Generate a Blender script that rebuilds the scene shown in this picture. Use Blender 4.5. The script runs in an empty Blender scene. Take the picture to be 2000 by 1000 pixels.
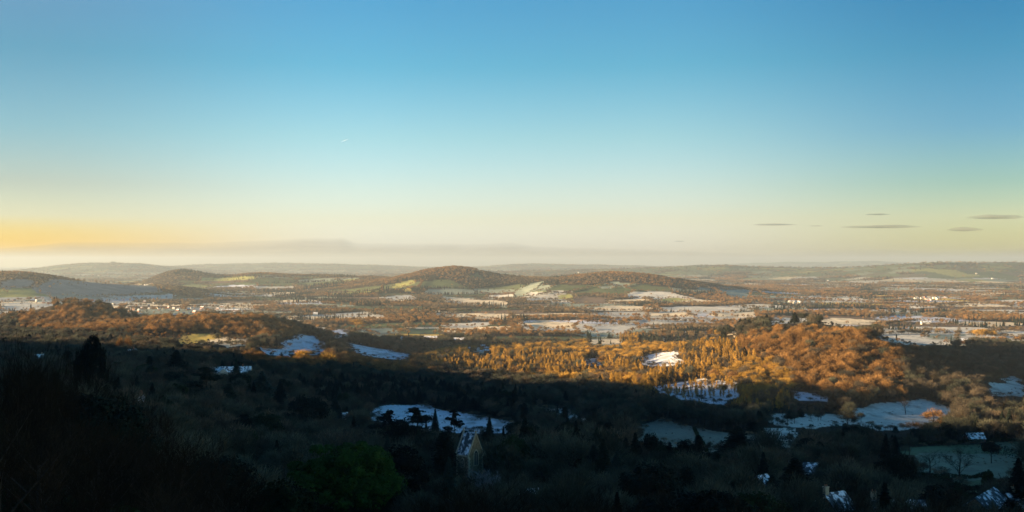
import bpy, math, random
import numpy as np
from mathutils import Vector, Matrix

random.seed(7)
RNG = np.random.default_rng(7)
scene = bpy.context.scene
COL = scene.collection
PI = math.pi

# ------------------------------------------------------------------ camera
CAM_Z = 160.0
FPX = 1944.4          # focal length in photograph pixels (35 mm on 36 mm, 2000 px wide)
EYE = 512.0           # photograph row of eye level
cam_d = bpy.data.cameras.new('camera')
cam_d.lens = 35.0
cam_d.sensor_width = 36.0
cam_d.clip_start = 0.5
cam_d.clip_end = 200000.0
cam = bpy.data.objects.new('camera', cam_d)
cam.location = (0, 0, CAM_Z)
cam.rotation_euler = (PI / 2 + (EYE - 500.0) / FPX, 0, 0)
COL.objects.link(cam)
scene.camera = cam


def px_of(x, y, z):
    return 1000 + FPX * x / y, EYE - FPX * (z - CAM_Z) / y


# ------------------------------------------------------------------ noise
def _h(ix, iy, seed):
    n = (ix.astype(np.int64) * 374761393 + iy.astype(np.int64) * 668265263 + seed * 1442695041) & 0x7fffffff
    n = ((n ^ (n >> 13)) * 1274126177) & 0x7fffffff
    n = (n ^ (n >> 16)) & 0xffffff
    return n / float(0xffffff)


def vnoise(x, y, seed=0):
    ix = np.floor(x); iy = np.floor(y)
    fx = x - ix; fy = y - iy
    fx = fx * fx * (3 - 2 * fx); fy = fy * fy * (3 - 2 * fy)
    a = _h(ix, iy, seed); b = _h(ix + 1, iy, seed); c = _h(ix, iy + 1, seed); d = _h(ix + 1, iy + 1, seed)
    return (a * (1 - fx) + b * fx) * (1 - fy) + (c * (1 - fx) + d * fx) * fy


def fbm(x, y, seed=0, octs=4):
    s = 0.0; a = 0.5; t = 0.0
    for k in range(octs):
        s = s + a * vnoise(x * 2 ** k, y * 2 ** k, seed + k * 17)
        t += a; a *= 0.5
    return s / t


def sstep(a, b, x):
    t = np.clip((x - a) / (b - a), 0, 1)
    return t * t * (3 - 2 * t)


# ------------------------------------------------------------------ terrain heights
SUN_AZ = math.radians(102)       # left of the view direction
SUN_EL = math.radians(7.5)
TRAVEL = Vector((math.sin(SUN_AZ) * math.cos(SUN_EL), -math.cos(SUN_AZ) * math.cos(SUN_EL), -math.sin(SUN_EL)))
RN = (0.556, 0.831); RT = (0.831, -0.556)


def knots(v, ks, zs):
    # smoothed piecewise interpolation
    return np.interp(v, ks, zs)


# hills: (x-pixel of the top, distance, height added, half width across, half width along view)
HILLS = [
    (1590, 1270, 48, 108, 240), (1712, 1230, 6, 60, 170), (1690, 1040, 15, 75, 85), (1450, 1330, 17, 90, 150), (1900, 1500, 13, 150, 130),
    (158, 1800, 46, 88, 130), (60, 1750, 14, 130, 120), (440, 1190, 8, 42, 60), (410, 1560, 20, 110, 110), (520, 1560, 10, 90, 110), (300, 1540, 10, 90, 110),  # low rise by the stubble field added so it catches the sun
    # mid distance hills
    (872, 5500, 74, 150, 360), (920, 5550, 24, 100, 250), (800, 5200, 44, 230, 380), (1010, 5300, 54, 190, 260), (975, 5400, 22, 200, 260), (760, 5300, 18, 260, 300),
    (1150, 5000, 62, 190, 330), (1235, 4900, 52, 190, 320), (1330, 4900, 36, 210, 330), (1440, 4950, 16, 260, 300), (1070, 4700, 26, 130, 230),
    (350, 6500, 66, 125, 420), (318, 6500, 30, 120, 420), (420, 6600, 48, 150, 420), (575, 6600, 56, 190, 420), (670, 6500, 46, 160, 420), (500, 6500, 40, 120, 400), (470, 6000, 24, 300, 300), (640, 5900, 20, 300, 300), (745, 6000, 40, 160, 300),
    (-40, 4000, 66, 150, 300), (-200, 3950, 84, 200, 320), (60, 4100, 52, 120, 300), (150, 4250, 46, 140, 330), (250, 4500, 36, 180, 300), (350, 4700, 22, 170, 300),  # peak beyond the left edge added unseen, to shade the slope beside it
    # far hills
    (220, 14500, 104, 600, 1200), (320, 14700, 44, 520, 1200), (90, 14500, 52, 560, 1200), (150, 14600, 28, 420, 1200),
    (380, 19000, 92, 1300, 1500), (620, 19500, 90, 1300, 1500), (800, 19000, 42, 1500, 1500), (480, 19000, 20, 800, 1500), (560, 21500, 30, 800, 1500),
    (950, 12500, 36, 700, 900), (1130, 12000, 46, 560, 900), (1080, 20000, 92, 800, 1500), (1250, 21000, 98, 800, 1500), (1000, 21000, 56, 900, 1500),
    (1280, 11500, 60, 480, 900), (1400, 11300, 86, 400, 900), (1500, 11000, 60, 400, 800), (1610, 10500, 66, 400, 800),
    (1700, 9800, 44, 380, 800), (1800, 9600, 90, 380, 800), (1900, 9600, 66, 380, 800), (2010, 9600, 90, 400, 800), (2140, 9600, 70, 500, 800),
    (1650, 29000, 140, 2000, 1800), (1690, 29500, 50, 600, 1500), (1745, 29000, 40, 450, 1500), (1895, 31000, 180, 900, 1800), (1540, 29500, 60, 1900, 1800), (2100, 30000, 80, 2200, 1800), (1350, 31000, 45, 2400, 1800),
]


def base_profile(rp):
    return knots(rp, [0, 20, 40, 70, 100, 150, 200, 300, 400, 500, 600, 800, 1000, 1300, 1600, 2000, 3000, 4000, 8000, 20000, 42000],
                 [158, 150, 142, 133, 125, 115, 107, 92, 78, 65, 54, 40, 28, 20, 15, 10, 4, 0, -4, -12, -40])


def ground_z(x, y):
    x = np.asarray(x, float); y = np.asarray(y, float)
    rp = np.hypot(y, 0.6 * x)
    # soften the knots of the profile
    b = (base_profile(rp * 0.94) + base_profile(rp) * 2 + base_profile(rp * 1.06)) / 4
    front = sstep(-50, 60, y)
    yy = np.maximum(y, 30.0)
    lat = x / yy
    amp = knots(rp, [0, 60, 150, 300, 600, 800, 1100, 1300, 1600, 2000, 2400], [0, 6, 13, 19, 33, 36, 34, 30, 24, 12, 0])
    spur = amp * sstep(np.interp(rp, [300, 900], [0.19, 0.07]), np.interp(rp, [300, 1200], [0.46, 0.28]), -lat) * front
    rv = knots(rp, [0, 80, 200, 350, 600, 900], [0, -2, -5, -4, -2, 0]) * sstep(0.12, 0.4, lat) * front
    z = b + spur + rv
    for (px, d, h, sx, sy) in HILLS:
        cx = (px - 1000) / FPX * d
        ca, sa = d / math.hypot(cx, d), cx / math.hypot(cx, d)
        dx = x - cx; dy = y - d
        u = (dx * ca - dy * sa) / sx; v = (dx * sa + dy * ca) / sy
        q = u * u + v * v
        z = z + np.where(q < 14, h * np.exp(-0.5 * np.minimum(q, 14)), 0)
    # uneven ground, growing with distance
    r = np.hypot(x, y)
    a = np.interp(r, [0, 100, 600, 2000, 5000, 12000, 40000], [0.3, 0.8, 2.0, 3.5, 9.0, 26.0, 60.0])
    z = z + a * (fbm(x / 190.0, y / 260.0, 3, 3) - 0.5) * np.interp(r, [0, 3000, 9000], [2, 1.6, 0.4])
    z = z + a * (fbm(x / 900.0, y / 1100.0, 11, 3) - 0.5) * np.interp(r, [0, 3000, 9000], [0, 0.8, 1.6])
    # the unseen ridge behind the viewpoint, crest shaped to put the near valley in shade
    u = x * RN[0] + y * RN[1]; v = x * RT[0] + y * RT[1]
    hc = np.interp(v, RIDGE_V, RIDGE_H) + 7 * (fbm(v / 80.0, v * 0 + 0.5, 23, 3) - 0.5) + 5 * (fbm(v / 17.0, v * 0 + 4.5, 29, 3) - 0.5)
    d = np.sqrt((u + 350.0) ** 2 + 60.0 ** 2) - 60.0
    rz = hc - np.where(u > -350, 0.31, 0.30) * d
    k = 8.0
    m = np.maximum(z, rz)
    return m + k * np.log(np.exp((z - m) / k) + np.exp((rz - m) / k)) - k * 0.02


RIDGE_V = [-5000, -3800, -3200, -2500, -2146, -2088, -1660, -1560, -1500, -1440, -1330, -1242, -1150, -899, -500, 0, 600, 1500, 3000]
RIDGE_H = [180, 252, 270, 256, 249, 248, 253, 258, 263, 273, 270, 251, 245, 238, 230, 222, 210, 190, 150]


def hit(px, py, lift=0.0, dmin=130.0):
    """where the sight line through a photograph pixel meets the ground (raised by lift)"""
    px = np.atleast_1d(np.asarray(px, float)); py = np.atleast_1d(np.asarray(py, float))
    ds = np.concatenate([np.arange(130, 400, 2.0), 400 * 1.0035 ** np.arange(0, 1260)])
    ds = ds[ds >= dmin]
    out = np.zeros((len(px), 3))
    for i in range(len(px)):
        xx = (px[i] - 1000) / FPX * ds
        zz = CAM_Z - (py[i] - EYE) / FPX * ds
        g = ground_z(xx, ds) + lift
        k = np.argmax(zz < g)
        if zz[k] >= g[k]:
            k = len(ds) - 1
        elif k > 0:
            a = zz[k - 1] - g[k - 1]; b = g[k] - zz[k]
            f = a / (a + b + 1e-9)
            dd = ds[k - 1] + f * (ds[k] - ds[k - 1])
            out[i] = ((px[i] - 1000) / FPX * dd, dd, CAM_Z - (py[i] - EYE) / FPX * dd)
            continue
        out[i] = (xx[k], ds[k], g[k])
    return out


def in_poly(x, y, P):
    x = np.asarray(x); y = np.asarray(y)
    inside = np.zeros(x.shape, bool)
    n = len(P)
    j = n - 1
    for i in range(n):
        xi, yi = P[i][0], P[i][1]; xj, yj = P[j][0], P[j][1]
        c = ((yi > y) != (yj > y)) & (x < (xj - xi) * (y - yi) / (yj - yi + 1e-12) + xi)
        inside ^= c
        j = i
    return inside


# ------------------------------------------------------------------ land use
SNOW = (0.64, 0.68, 0.76); FROST = (0.60, 0.59, 0.53); FROSTG = (0.30, 0.35, 0.28); GREEN = (0.085, 0.112, 0.05)
LAWN = (0.10, 0.15, 0.085); LAWN2 = (0.17, 0.22, 0.16); STUB = (0.62, 0.46, 0.12); PLOUGH = (0.17, 0.12, 0.085); LITTER = (0.045, 0.034, 0.022); ROUGH = (0.20, 0.21, 0.17); PEACH = (0.80, 0.68, 0.48)
PAINTED_SHADE = (0.24, 0.245, 0.225); YGREEN = (0.36, 0.36, 0.12)  # first tone: frosty slope darkened, its shade put into the colour
# fields seen one by one: (outline in photograph pixels, colour, tree density inside)
FIELD_PX = [
    ([(498, 677), (560, 664), (612, 656), (642, 672), (630, 692), (560, 694), (515, 692)], SNOW, 0),
    ([(672, 670), (720, 677), (790, 688), (815, 697), (770, 702), (700, 692)], SNOW, 0),
    ([(340, 658), (365, 653), (420, 652), (428, 661), (385, 670), (350, 674)], STUB, 0),
    ([(385, 670), (428, 661), (490, 662), (480, 676), (430, 680)], PEACH, 0.12),
    ([(640, 646), (682, 643), (690, 655), (655, 660)], SNOW, 0),
    ([(1248, 697), (1300, 686), (1330, 698), (1322, 712), (1255, 714)], SNOW, 0.05),
    ([(1140, 702), (1170, 697), (1182, 710), (1150, 716)], SNOW, 0),
    ([(1270, 757), (1370, 739), (1446, 751), (1445, 770), (1420, 792), (1330, 778)], SNOW, 0.16),
    ([(712, 800), (780, 791), (840, 788), (905, 803), (1018, 828), (1010, 850), (900, 845), (800, 832), (718, 822)], SNOW, 0),
    ([(1020, 795), (1120, 798), (1200, 838), (1130, 852), (1060, 838)], FROST, 0.25),
    ([(1235, 835), (1280, 819), (1360, 834), (1440, 848), (1560, 854), (1545, 872), (1430, 872), (1410, 890), (1330, 874), (1240, 864)], ROUGH, 0),
    ([(1540, 760), (1612, 768), (1625, 787), (1560, 782)], SNOW, 0.05),
    ([(1650, 808), (1720, 788), (1780, 776), (1838, 790), (1870, 802), (1810, 828), (1770, 846), (1725, 846), (1685, 830)], FROST, 0),
    ([(1500, 808), (1640, 810), (1690, 826), (1610, 842), (1510, 828)], FROST, 0.2),
    ([(1505, 836), (1570, 836), (1565, 862), (1510, 858)], FROST, 0.05),
    ([(1920, 744), (2010, 738), (2010, 778), (1935, 784)], FROST, 0),
    ([(1600, 876), (1760, 869), (2010, 862), (2010, 886), (1700, 888)], LAWN, 0.0),
    ([(1780, 882), (2010, 884), (2010, 922), (1880, 940), (1790, 922)], LAWN2, 0),
    ([(1850, 936), (1935, 931), (1905, 958), (1860, 960)], LAWN, 0),
    # the plain beyond
    ([(1010, 630), (1070, 625), (1130, 632), (1120, 641), (1040, 644)], PEACH, 0),
    ([(1118, 602), (1190, 597), (1262, 598), (1255, 607), (1190, 608)], PEACH, 0),
    ([(1590, 625), (1650, 621), (1712, 626), (1700, 635), (1640, 637), (1590, 633)], PEACH, 0),
    ([(1500, 620), (1590, 620), (1560, 632), (1500, 634)], FROST, 0.02),
    ([(1140, 640), (1235, 634), (1260, 640), (1220, 652), (1160, 650)], FROST, 0),
    ([(1150, 660), (1220, 660), (1215, 672), (1155, 672)], PEACH, 0),
    ([(1700, 650), (1760, 655), (1865, 664), (1860, 674), (1760, 672), (1715, 662)], FROST, 0),
    ([(1800, 652), (1870, 650), (1868, 664), (1805, 660)], FROSTG, 0),
    ([(1270, 658), (1440, 648), (1440, 658), (1300, 668)], PEACH, 0),
    ([(1080, 580), (1105, 571), (1128, 582), (1110, 586)], YGREEN, 0),
    ([(1110, 586), (1150, 578), (1190, 582), (1185, 592), (1125, 594)], PLOUGH, 0),
    ([(1275, 588), (1310, 581), (1352, 585), (1320, 590)], YGREEN, 0),
    ([(1000, 573), (1040, 552), (1066, 549), (1050, 563), (1010, 582)], FROSTG, 0),
    ([(1166, 562), (1195, 558), (1205, 563), (1180, 566)], FROSTG, 0),
    ([(755, 562), (805, 545), (812, 552), (775, 563)], YGREEN, 0),
    ([(785, 566), (806, 562), (804, 570), (788, 571)], STUB, 0),
    ([(742, 580), (800, 576), (815, 583), (770, 587)], FROST, 0),
    ([(850, 578), (900, 582), (1000, 590), (990, 598), (900, 592)], PEACH, 0),
    ([(820, 610), (900, 612), (1000, 613), (990, 624), (880, 618)], PEACH, 0.03),
    ([(860, 632), (960, 628), (960, 637), (880, 640)], FROST, 0),
    ([(690, 643), (760, 640), (790, 648), (740, 656)], FROSTG, 0),
    ([(770, 642), (860, 642), (860, 652), (800, 652)], LAWN, 0),
    ([(0, 548), (70, 549), (72, 562), (0, 564)], PAINTED_SHADE, 0),
    ([(75, 558), (300, 558), (310, 572), (180, 580), (80, 574)], PAINTED_SHADE, 0.06),
    ([(0, 592), (112, 594), (110, 604), (0, 606)], FROST, 0.02),
    ([(200, 580), (340, 574), (340, 582), (230, 586)], FROST, 0.02),
    ([(1400, 565), (1470, 568), (1460, 584), (1420, 578)], FROSTG, 0),
    ([(1280, 600), (1400, 598), (1480, 604), (1400, 612), (1300, 610)], FROST, 0.01),
    ([(1260, 612), (1340, 608), (1350, 617), (1270, 620)], PEACH, 0),
    ([(1390, 612), (1475, 608), (1478, 619), (1400, 620)], PEACH, 0.02),
]
FIELDS = []
for pts, col, dens in FIELD_PX:
    P = hit([p[0] for p in pts], [p[1] for p in pts], 0.0, 2300.0 if max(p[1] for p in pts) < 625 else 130.0)
    FIELDS.append((P[:, :2], col, dens, P[:, 0].min(), P[:, 0].max(), P[:, 1].min(), P[:, 1].max()))

ROT = math.radians(17)


def parcels(x, y):
    """irregular field parcels: id, distance to the nearest boundary"""
    wx = x + 60 * (fbm(x / 500.0, y / 500.0, 41, 2) - 0.5); wy = y + 60 * (fbm(x / 500.0, y / 500.0, 43, 2) - 0.5)
    ux = (wx * math.cos(ROT) + wy * math.sin(ROT)) / 250.0
    uy = (-wx * math.sin(ROT) + wy * math.cos(ROT)) / 190.0
    ix = np.floor(ux); iy = np.floor(uy)
    d1 = np.full(np.shape(x), 1e9); d2 = np.full(np.shape(x), 1e9); pid = np.zeros(np.shape(x), np.int64)
    for ox in (-1, 0, 1):
        for oy in (-1, 0, 1):
            cx = ix + ox; cy = iy + oy
            sx = cx + 0.15 + 0.7 * _h(cx, cy, 5); sy = cy + 0.15 + 0.7 * _h(cx, cy, 6)
            d = np.hypot((ux - sx) * 250, (uy - sy) * 190)
            idn = ((cx.astype(np.int64) & 0xffff) << 16) | (cy.astype(np.int64) & 0xffff)
            nearer = d < d1
            d2 = np.where(nearer, d1, np.minimum(d2, d))
            pid = np.where(nearer, idn, pid)
            d1 = np.where(nearer, d, d1)
    return pid, (d2 - d1) * 0.5


def rnd_id(pid, seed):
    return _h(pid >> 16, pid & 0xffff, seed)


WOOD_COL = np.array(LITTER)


def land(x, y):
    """colour of the ground and the share of it that is wooded"""
    x = np.asarray(x, float); y = np.asarray(y, float)
    r = np.hypot(x, y)
    pid, edge = parcels(x, y)
    t = rnd_id(pid, 77)
    t2 = rnd_id(pid, 78)[..., None]
    low = fbm(x / 1500.0, y / 1500.0, 55, 2)
    opts = np.array([SNOW, FROST, FROSTG, GREEN, PLOUGH, PEACH, STUB])
    # shares of each kind of field in the plain
    k = np.searchsorted(np.array([0.08, 0.36, 0.56, 0.70, 0.80, 0.97, 1.01]), t)
    col = opts[np.clip(k, 0, 6)] * (0.8 + 0.35 * t2)
    # higher and farther land carries less frost
    zz = ground_z(x, y)
    up = np.clip(sstep(3800, 5200, r) * 0.25 + sstep(12, 45, zz) * sstep(2500, 4000, r), 0, 1) > rnd_id(pid, 79)
    alt = np.array([GREEN, (0.17, 0.20, 0.09), FROSTG, PLOUGH, YGREEN, (0.13, 0.16, 0.075), GREEN])[np.clip((rnd_id(pid, 80) * 6.6).astype(int), 0, 6)]
    col = np.where(up[..., None], alt * (0.8 + 0.35 * t2), col)
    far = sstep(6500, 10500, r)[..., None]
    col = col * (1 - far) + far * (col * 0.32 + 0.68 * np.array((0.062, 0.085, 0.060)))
    wood = np.where(rnd_id(pid, 91) < 0.12 + 0.65 * (low - 0.44), 1.0, 0.0)
    # hills of the middle distance carry more wood
    hw = np.zeros(x.shape)
    for (px, d, h, sx, sy) in HILLS:
        if d < 3900 or d > 7000 or h < 30:
            continue
        cx = (px - 1000) / FPX * d
        q = ((x - cx) / sx) ** 2 + ((y - d) / sy) ** 2
        hw = np.maximum(hw, np.exp(-0.5 * np.minimum(q, 20)) * (h / 60.0))
    wood = np.maximum(wood, (hw + 0.5 * (fbm(x / 260.0, y / 260.0, 61, 3) - 0.5) > 0.47).astype(float))
    near = r < 1750
    # the near valley is wooded except for the fields listed
    nn = sstep(1500, 1900, r + 300 * (fbm(x / 300.0, y / 300.0, 71, 2) - 0.5))
    wood = np.where(nn < 0.5, 1.0, wood)
    dq = ((x - (158 - 1000) / FPX * 1800) / 88.0) ** 2 + ((y - 1800) / 130.0) ** 2
    wood = np.where(dq < 5.5, 1.0, wood)
    named = np.zeros(x.shape, bool)
    dens = np.zeros(x.shape)
    # field edges wander a little, as hedge banks do
    xw = x + 0.03 * r * (fbm(x / 55.0, y / 75.0, 81, 3) - 0.5) * np.minimum(1, 2500 / (r + 1)); yw = y + 0.075 * r * (fbm(x / 60.0, y / 60.0, 83, 3) - 0.5) * np.minimum(1, 2500 / (r + 1))
    for P, c, dn, x0, x1, y0, y1 in FIELDS:
        bb = (x > x0) & (x < x1) & (y > y0) & (y < y1)
        if not bb.any():
            continue
        m = np.zeros(x.shape, bool)
        m[bb] = in_poly(xw[bb], yw[bb], P)
        col[m] = c
        named |= m
        dens = np.where(m, dn, dens)
    wood = np.where(named, dens, wood)
    # thin snow lets grass, tussocks and plough lines show through
    m1 = sstep(0.50, 0.72, fbm(x / 9.0, y / 26.0, 301, 4) + 0.25 * (fbm(x / 70.0, y / 70.0, 303, 2) - 0.5))[..., None] * np.interp(r, [1500, 4000], [0.75, 0.35])[..., None]
    col = col * (1 - m1) + m1 * (col * 0.35 + 0.4 * np.array(ROUGH))
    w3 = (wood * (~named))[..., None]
    dk = np.interp(r, [300, 900], [0.4, 1.0])[..., None]  # near woodland floor darkened to stand in for foreground shade
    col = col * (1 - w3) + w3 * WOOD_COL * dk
    return col, wood, edge, named


# ------------------------------------------------------------------ mesh helpers
def mesh_np(name, V, F, mats=None, smooth=False, mat_index=None):
    V = np.asarray(V, np.float32).reshape(-1, 3); F = np.asarray(F, np.int32)
    me = bpy.data.meshes.new(name)
    n, k = F.shape
    me.vertices.add(len(V)); me.vertices.foreach_set('co', V.ravel())
    me.loops.add(n * k); me.loops.foreach_set('vertex_index', F.ravel())
    me.polygons.add(n)
    me.polygons.foreach_set('loop_start', np.arange(0, n * k, k, dtype=np.int32))
    if mat_index is not None:
        me.polygons.foreach_set('material_index', np.asarray(mat_index, np.int32))
    me.polygons.foreach_set('use_smooth', np.full(n, smooth))
    me.update(calc_edges=True)
    for m in (mats or []):
        me.materials.append(m)
    return me


def link(name, me, parent=None, loc=None):
    o = bpy.data.objects.new(name, me)
    COL.objects.link(o)
    if parent is not None:
        o.parent = parent
    if loc is not None:
        o.location = loc
    return o


def tag(o, label, cat, group=None):
    o['label'] = label; o['category'] = cat
    if group:
        o['group'] = group
    return o


def empty(name, loc, rz=0.0, scale=(1, 1, 1)):
    o = bpy.data.objects.new(name, None)
    o.location = loc; o.rotation_euler = (0, 0, rz); o.scale = scale
    o.empty_display_size = 0.5
    COL.objects.link(o)
    return o


# ------------------------------------------------------------------ materials
def new_mat(name):
    m = bpy.data.materials.new(name); m.use_nodes = True
    nt = m.node_tree
    b = nt.nodes['Principled BSDF']
    b.inputs['Roughness'].default_value = 0.95
    b.inputs['Specular IOR Level'].default_value = 0.15
    return m, nt, b


def mixrgb(nt, fac, a, b, mode='MIX'):
    n = nt.nodes.new('ShaderNodeMix'); n.data_type = 'RGBA'; n.blend_type = mode
    for sock, v in ((n.inputs[0], fac), (n.inputs[6], a), (n.inputs[7], b)):
        if hasattr(v, 'links') or hasattr(v, 'is_linked'):
            nt.links.new(v, sock)
        elif isinstance(v, (int, float)):
            sock.default_value = v
        else:
            sock.default_value = (*v, 1) if len(v) == 3 else v
    return n.outputs[2]


def ramp(nt, fac, stops):
    n = nt.nodes.new('ShaderNodeValToRGB')
    e = n.color_ramp.elements
    while len(e) < len(stops):
        e.new(0.5)
    for el, (p, c) in zip(e, stops):
        el.position = p; el.color = (*c, 1) if not isinstance(c, (int, float)) else (c, c, c, 1)
    nt.links.new(fac, n.inputs[0])
    return n.outputs[0]


def noise(nt, scale, detail=3, coord='Object', rough=0.55):
    t = nt.nodes.new('ShaderNodeTexCoord'); n = nt.nodes.new('ShaderNodeTexNoise')
    n.inputs['Scale'].default_value = scale; n.inputs['Detail'].default_value = detail; n.inputs['Roughness'].default_value = rough
    nt.links.new(t.outputs[coord], n.inputs['Vector'])
    return n.outputs['Fac']


def foliage_mat(name, c1, c2, trans=0.25):
    """leaf or twig colour that differs from tree to tree and a little inside each"""
    m, nt, b = new_mat(name)
    oi = nt.nodes.new('ShaderNodeObjectInfo')
    base = ramp(nt, oi.outputs['Random'], [(0.0, tuple(v * 0.62 for v in c1)), (0.75, tuple((a + b) / 2 for a, b in zip(c1, c2))), (1.0, tuple(v * 1.2 for v in c2))])
    v = ramp(nt, noise(nt, 0.5, 4), [(0.3, 0.6), (0.72, 1.35)])
    col = mixrgb(nt, 1.0, base, v, 'MULTIPLY')
    nt.links.new(col, b.inputs['Base Color'])
    tr = nt.nodes.new('ShaderNodeBsdfTranslucent'); nt.links.new(col, tr.inputs['Color'])
    mx = nt.nodes.new('ShaderNodeMixShader'); mx.inputs[0].default_value = trans
    nt.links.new(b.outputs[0], mx.inputs[1]); nt.links.new(tr.outputs[0], mx.inputs[2])
    nt.links.new(mx.outputs[0], nt.nodes['Material Output'].inputs['Surface'])
    return m


def plain_mat(name, c1, c2=None, scale=1.0, rough=0.9, lo=0.35, hi=0.65, bump=0.0):
    m, nt, b = new_mat(name)
    b.inputs['Roughness'].default_value = rough
    if c2 is None:
        b.inputs['Base Color'].default_value = (*c1, 1)
    else:
        f = noise(nt, scale, 5)
        nt.links.new(ramp(nt, f, [(lo, c1), (hi, c2)]), b.inputs['Base Color'])
        if bump:
            bp = nt.nodes.new('ShaderNodeBump'); bp.inputs['Strength'].default_value = bump
            nt.links.new(f, bp.inputs['Height']); nt.links.new(bp.outputs[0], b.inputs['Normal'])
    return m


# ------------------------------------------------------------------ ground sheet
def build_ground():
    ang = np.concatenate([np.radians(np.linspace(-180, -42, 70, endpoint=False)), np.radians(np.linspace(-42, -30, 90, endpoint=False)),
                          np.radians(np.linspace(-30, 30, 920, endpoint=False)), np.radians(np.linspace(30, 42, 90, endpoint=False)), np.radians(np.linspace(42, 180, 70, endpoint=False))])
    rs = [2.0]
    while rs[-1] < 36000:
        r = rs[-1]
        rs.append(r + (4 if r < 640 else r * 0.0062 if r < 12000 else r * 0.012))
    rs = np.array(rs)
    A, R = np.meshgrid(ang, rs, indexing='xy')
    X = R * np.sin(A); Y = R * np.cos(A)
    Z = ground_z(X, Y)
    na, nr = len(ang), len(rs)
    V = np.stack([X, Y, Z], -1).reshape(-1, 3)
    V = np.vstack([V, [[0, 0, float(ground_z(0.0, 0.0))]]])
    i = np.arange(nr - 1)[:, None] * na; j = np.arange(na)[None, :]; j2 = (j + 1) % na
    F = np.stack([i + j, i + na + j, i + na + j2, i + j2], -1).reshape(-1, 4)
    c = len(V) - 1
    jj = np.arange(na)
    cap = np.stack([np.full(na, c), jj, (jj + 1) % na, np.full(na, c)], -1)
    F = F[:, ::-1]
    me = mesh_np('ground', V, F, smooth=True)
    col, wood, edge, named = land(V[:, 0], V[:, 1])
    # far woods show as dark patches of the land itself, where single trees are below the eye's resolution
    at = me.color_attributes.new('land', 'FLOAT_COLOR', 'POINT')
    at.data.foreach_set('color', np.concatenate([col, np.ones((len(col), 1))], 1).astype(np.float32).ravel())
    m, nt, b = new_mat('land')
    a = nt.nodes.new('ShaderNodeAttribute'); a.attribute_name = 'land'
    n1 = ramp(nt, noise(nt, 0.35, 6, 'Object', 0.7), [(0.3, 0.72), (0.7, 1.15)])
    n2 = ramp(nt, noise(nt, 0.02, 5, 'Object', 0.6), [(0.3, 0.8), (0.7, 1.12)])
    cc = mixrgb(nt, 1.0, mixrgb(nt, 1.0, a.outputs['Color'], n1, 'MULTIPLY'), n2, 'MULTIPLY')
    nt.links.new(cc, b.inputs['Base Color'])
    b.inputs['Specular IOR Level'].default_value = 0.05
    bp = nt.nodes.new('ShaderNodeBump'); bp.inputs['Strength'].default_value = 0.25; bp.inputs['Distance'].default_value = 0.4
    nt.links.new(noise(nt, 0.6, 5), bp.inputs['Height']); nt.links.new(bp.outputs[0], b.inputs['Normal'])
    me.materials.append(m)
    o = link('ground', me); o['kind'] = 'structure'
    return o


build_ground()

# ------------------------------------------------------------------ sky, sun, air
GRADE_L = [(0.661, 0.427, 0.019), (0.465, 0.418, 0.428), (0.344, 0.317, 0.332), (0.231, 0.299, 0.329), (0.144, 0.256, 0.291), (0.201, 0.269, 0.314)]
GRADE_C = [(0.655, 0.709, 1.13), (0.622, 0.586, 0.712), (0.556, 0.548, 0.616), (0.409, 0.503, 0.527), (0.202, 0.422, 0.475), (0.162, 0.388, 0.476)]
GRADE_R = [(0.449, 0.487, 0.452), (0.443, 0.455, 0.455), (0.286, 0.368, 0.39), (0.17, 0.3, 0.4), (0.091, 0.267, 0.35), (0.055, 0.23, 0.335)]
W = bpy.data.worlds.new('World'); scene.world = W; W.use_nodes = True
wt = W.node_tree
bg = wt.nodes['Background']
sky = wt.nodes.new('ShaderNodeTexSky'); sky.sky_type = 'NISHITA'; sky.sun_disc = False
sky.sun_elevation = SUN_EL
sky.sun_rotation = SUN_AZ
sky.altitude = 200; sky.air_density = 1.0; sky.dust_density = 1.0; sky.ozone_density = 2.0
tc = wt.nodes.new('ShaderNodeTexCoord'); sx = wt.nodes.new('ShaderNodeSeparateXYZ')
wt.links.new(tc.outputs['Generated'], sx.inputs[0])
# the clear winter air: deeper blue overhead, creamy low down, warmer towards the side the sun rises on
GZ = [0.0165, 0.042, 0.073, 0.1235, 0.193, 0.255]
grades = []
for st in (GRADE_L, GRADE_C, GRADE_R):
    grades.append(ramp(wt, sx.outputs['Z'], list(zip(GZ, [tuple(c) for c in st]))))
mrl = wt.nodes.new('ShaderNodeMapRange'); mrl.inputs['From Min'].default_value = -0.47; mrl.inputs['From Max'].default_value = -0.12
mrr = wt.nodes.new('ShaderNodeMapRange'); mrr.inputs['From Min'].default_value = 0.12; mrr.inputs['From Max'].default_value = 0.45
for m in (mrl, mrr):
    m.interpolation_type = 'SMOOTHSTEP'; wt.links.new(sx.outputs['X'], m.inputs[0])
grade = mixrgb(wt, mrr.outputs[0], mixrgb(wt, mrl.outputs[0], grades[0], grades[1]), grades[2])
gm = mixrgb(wt, 1.0, grade, (2.0, 2.0, 2.0), 'MULTIPLY')
wt.links.new(mixrgb(wt, 1.0, sky.outputs[0], gm, 'MULTIPLY'), bg.inputs[0])
bg.inputs[1].default_value = 0.05

sun_d = bpy.data.lights.new('sun', 'SUN'); sun_d.energy = 5.0; sun_d.angle = math.radians(0.5); sun_d.color = (1.0, 0.70, 0.38)
sun = bpy.data.objects.new('sun', sun_d); sun.location = (-600, -400, 900)
sun.rotation_euler = TRAVEL.to_track_quat('-Z', 'Y').to_euler()
COL.objects.link(sun)


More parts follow.
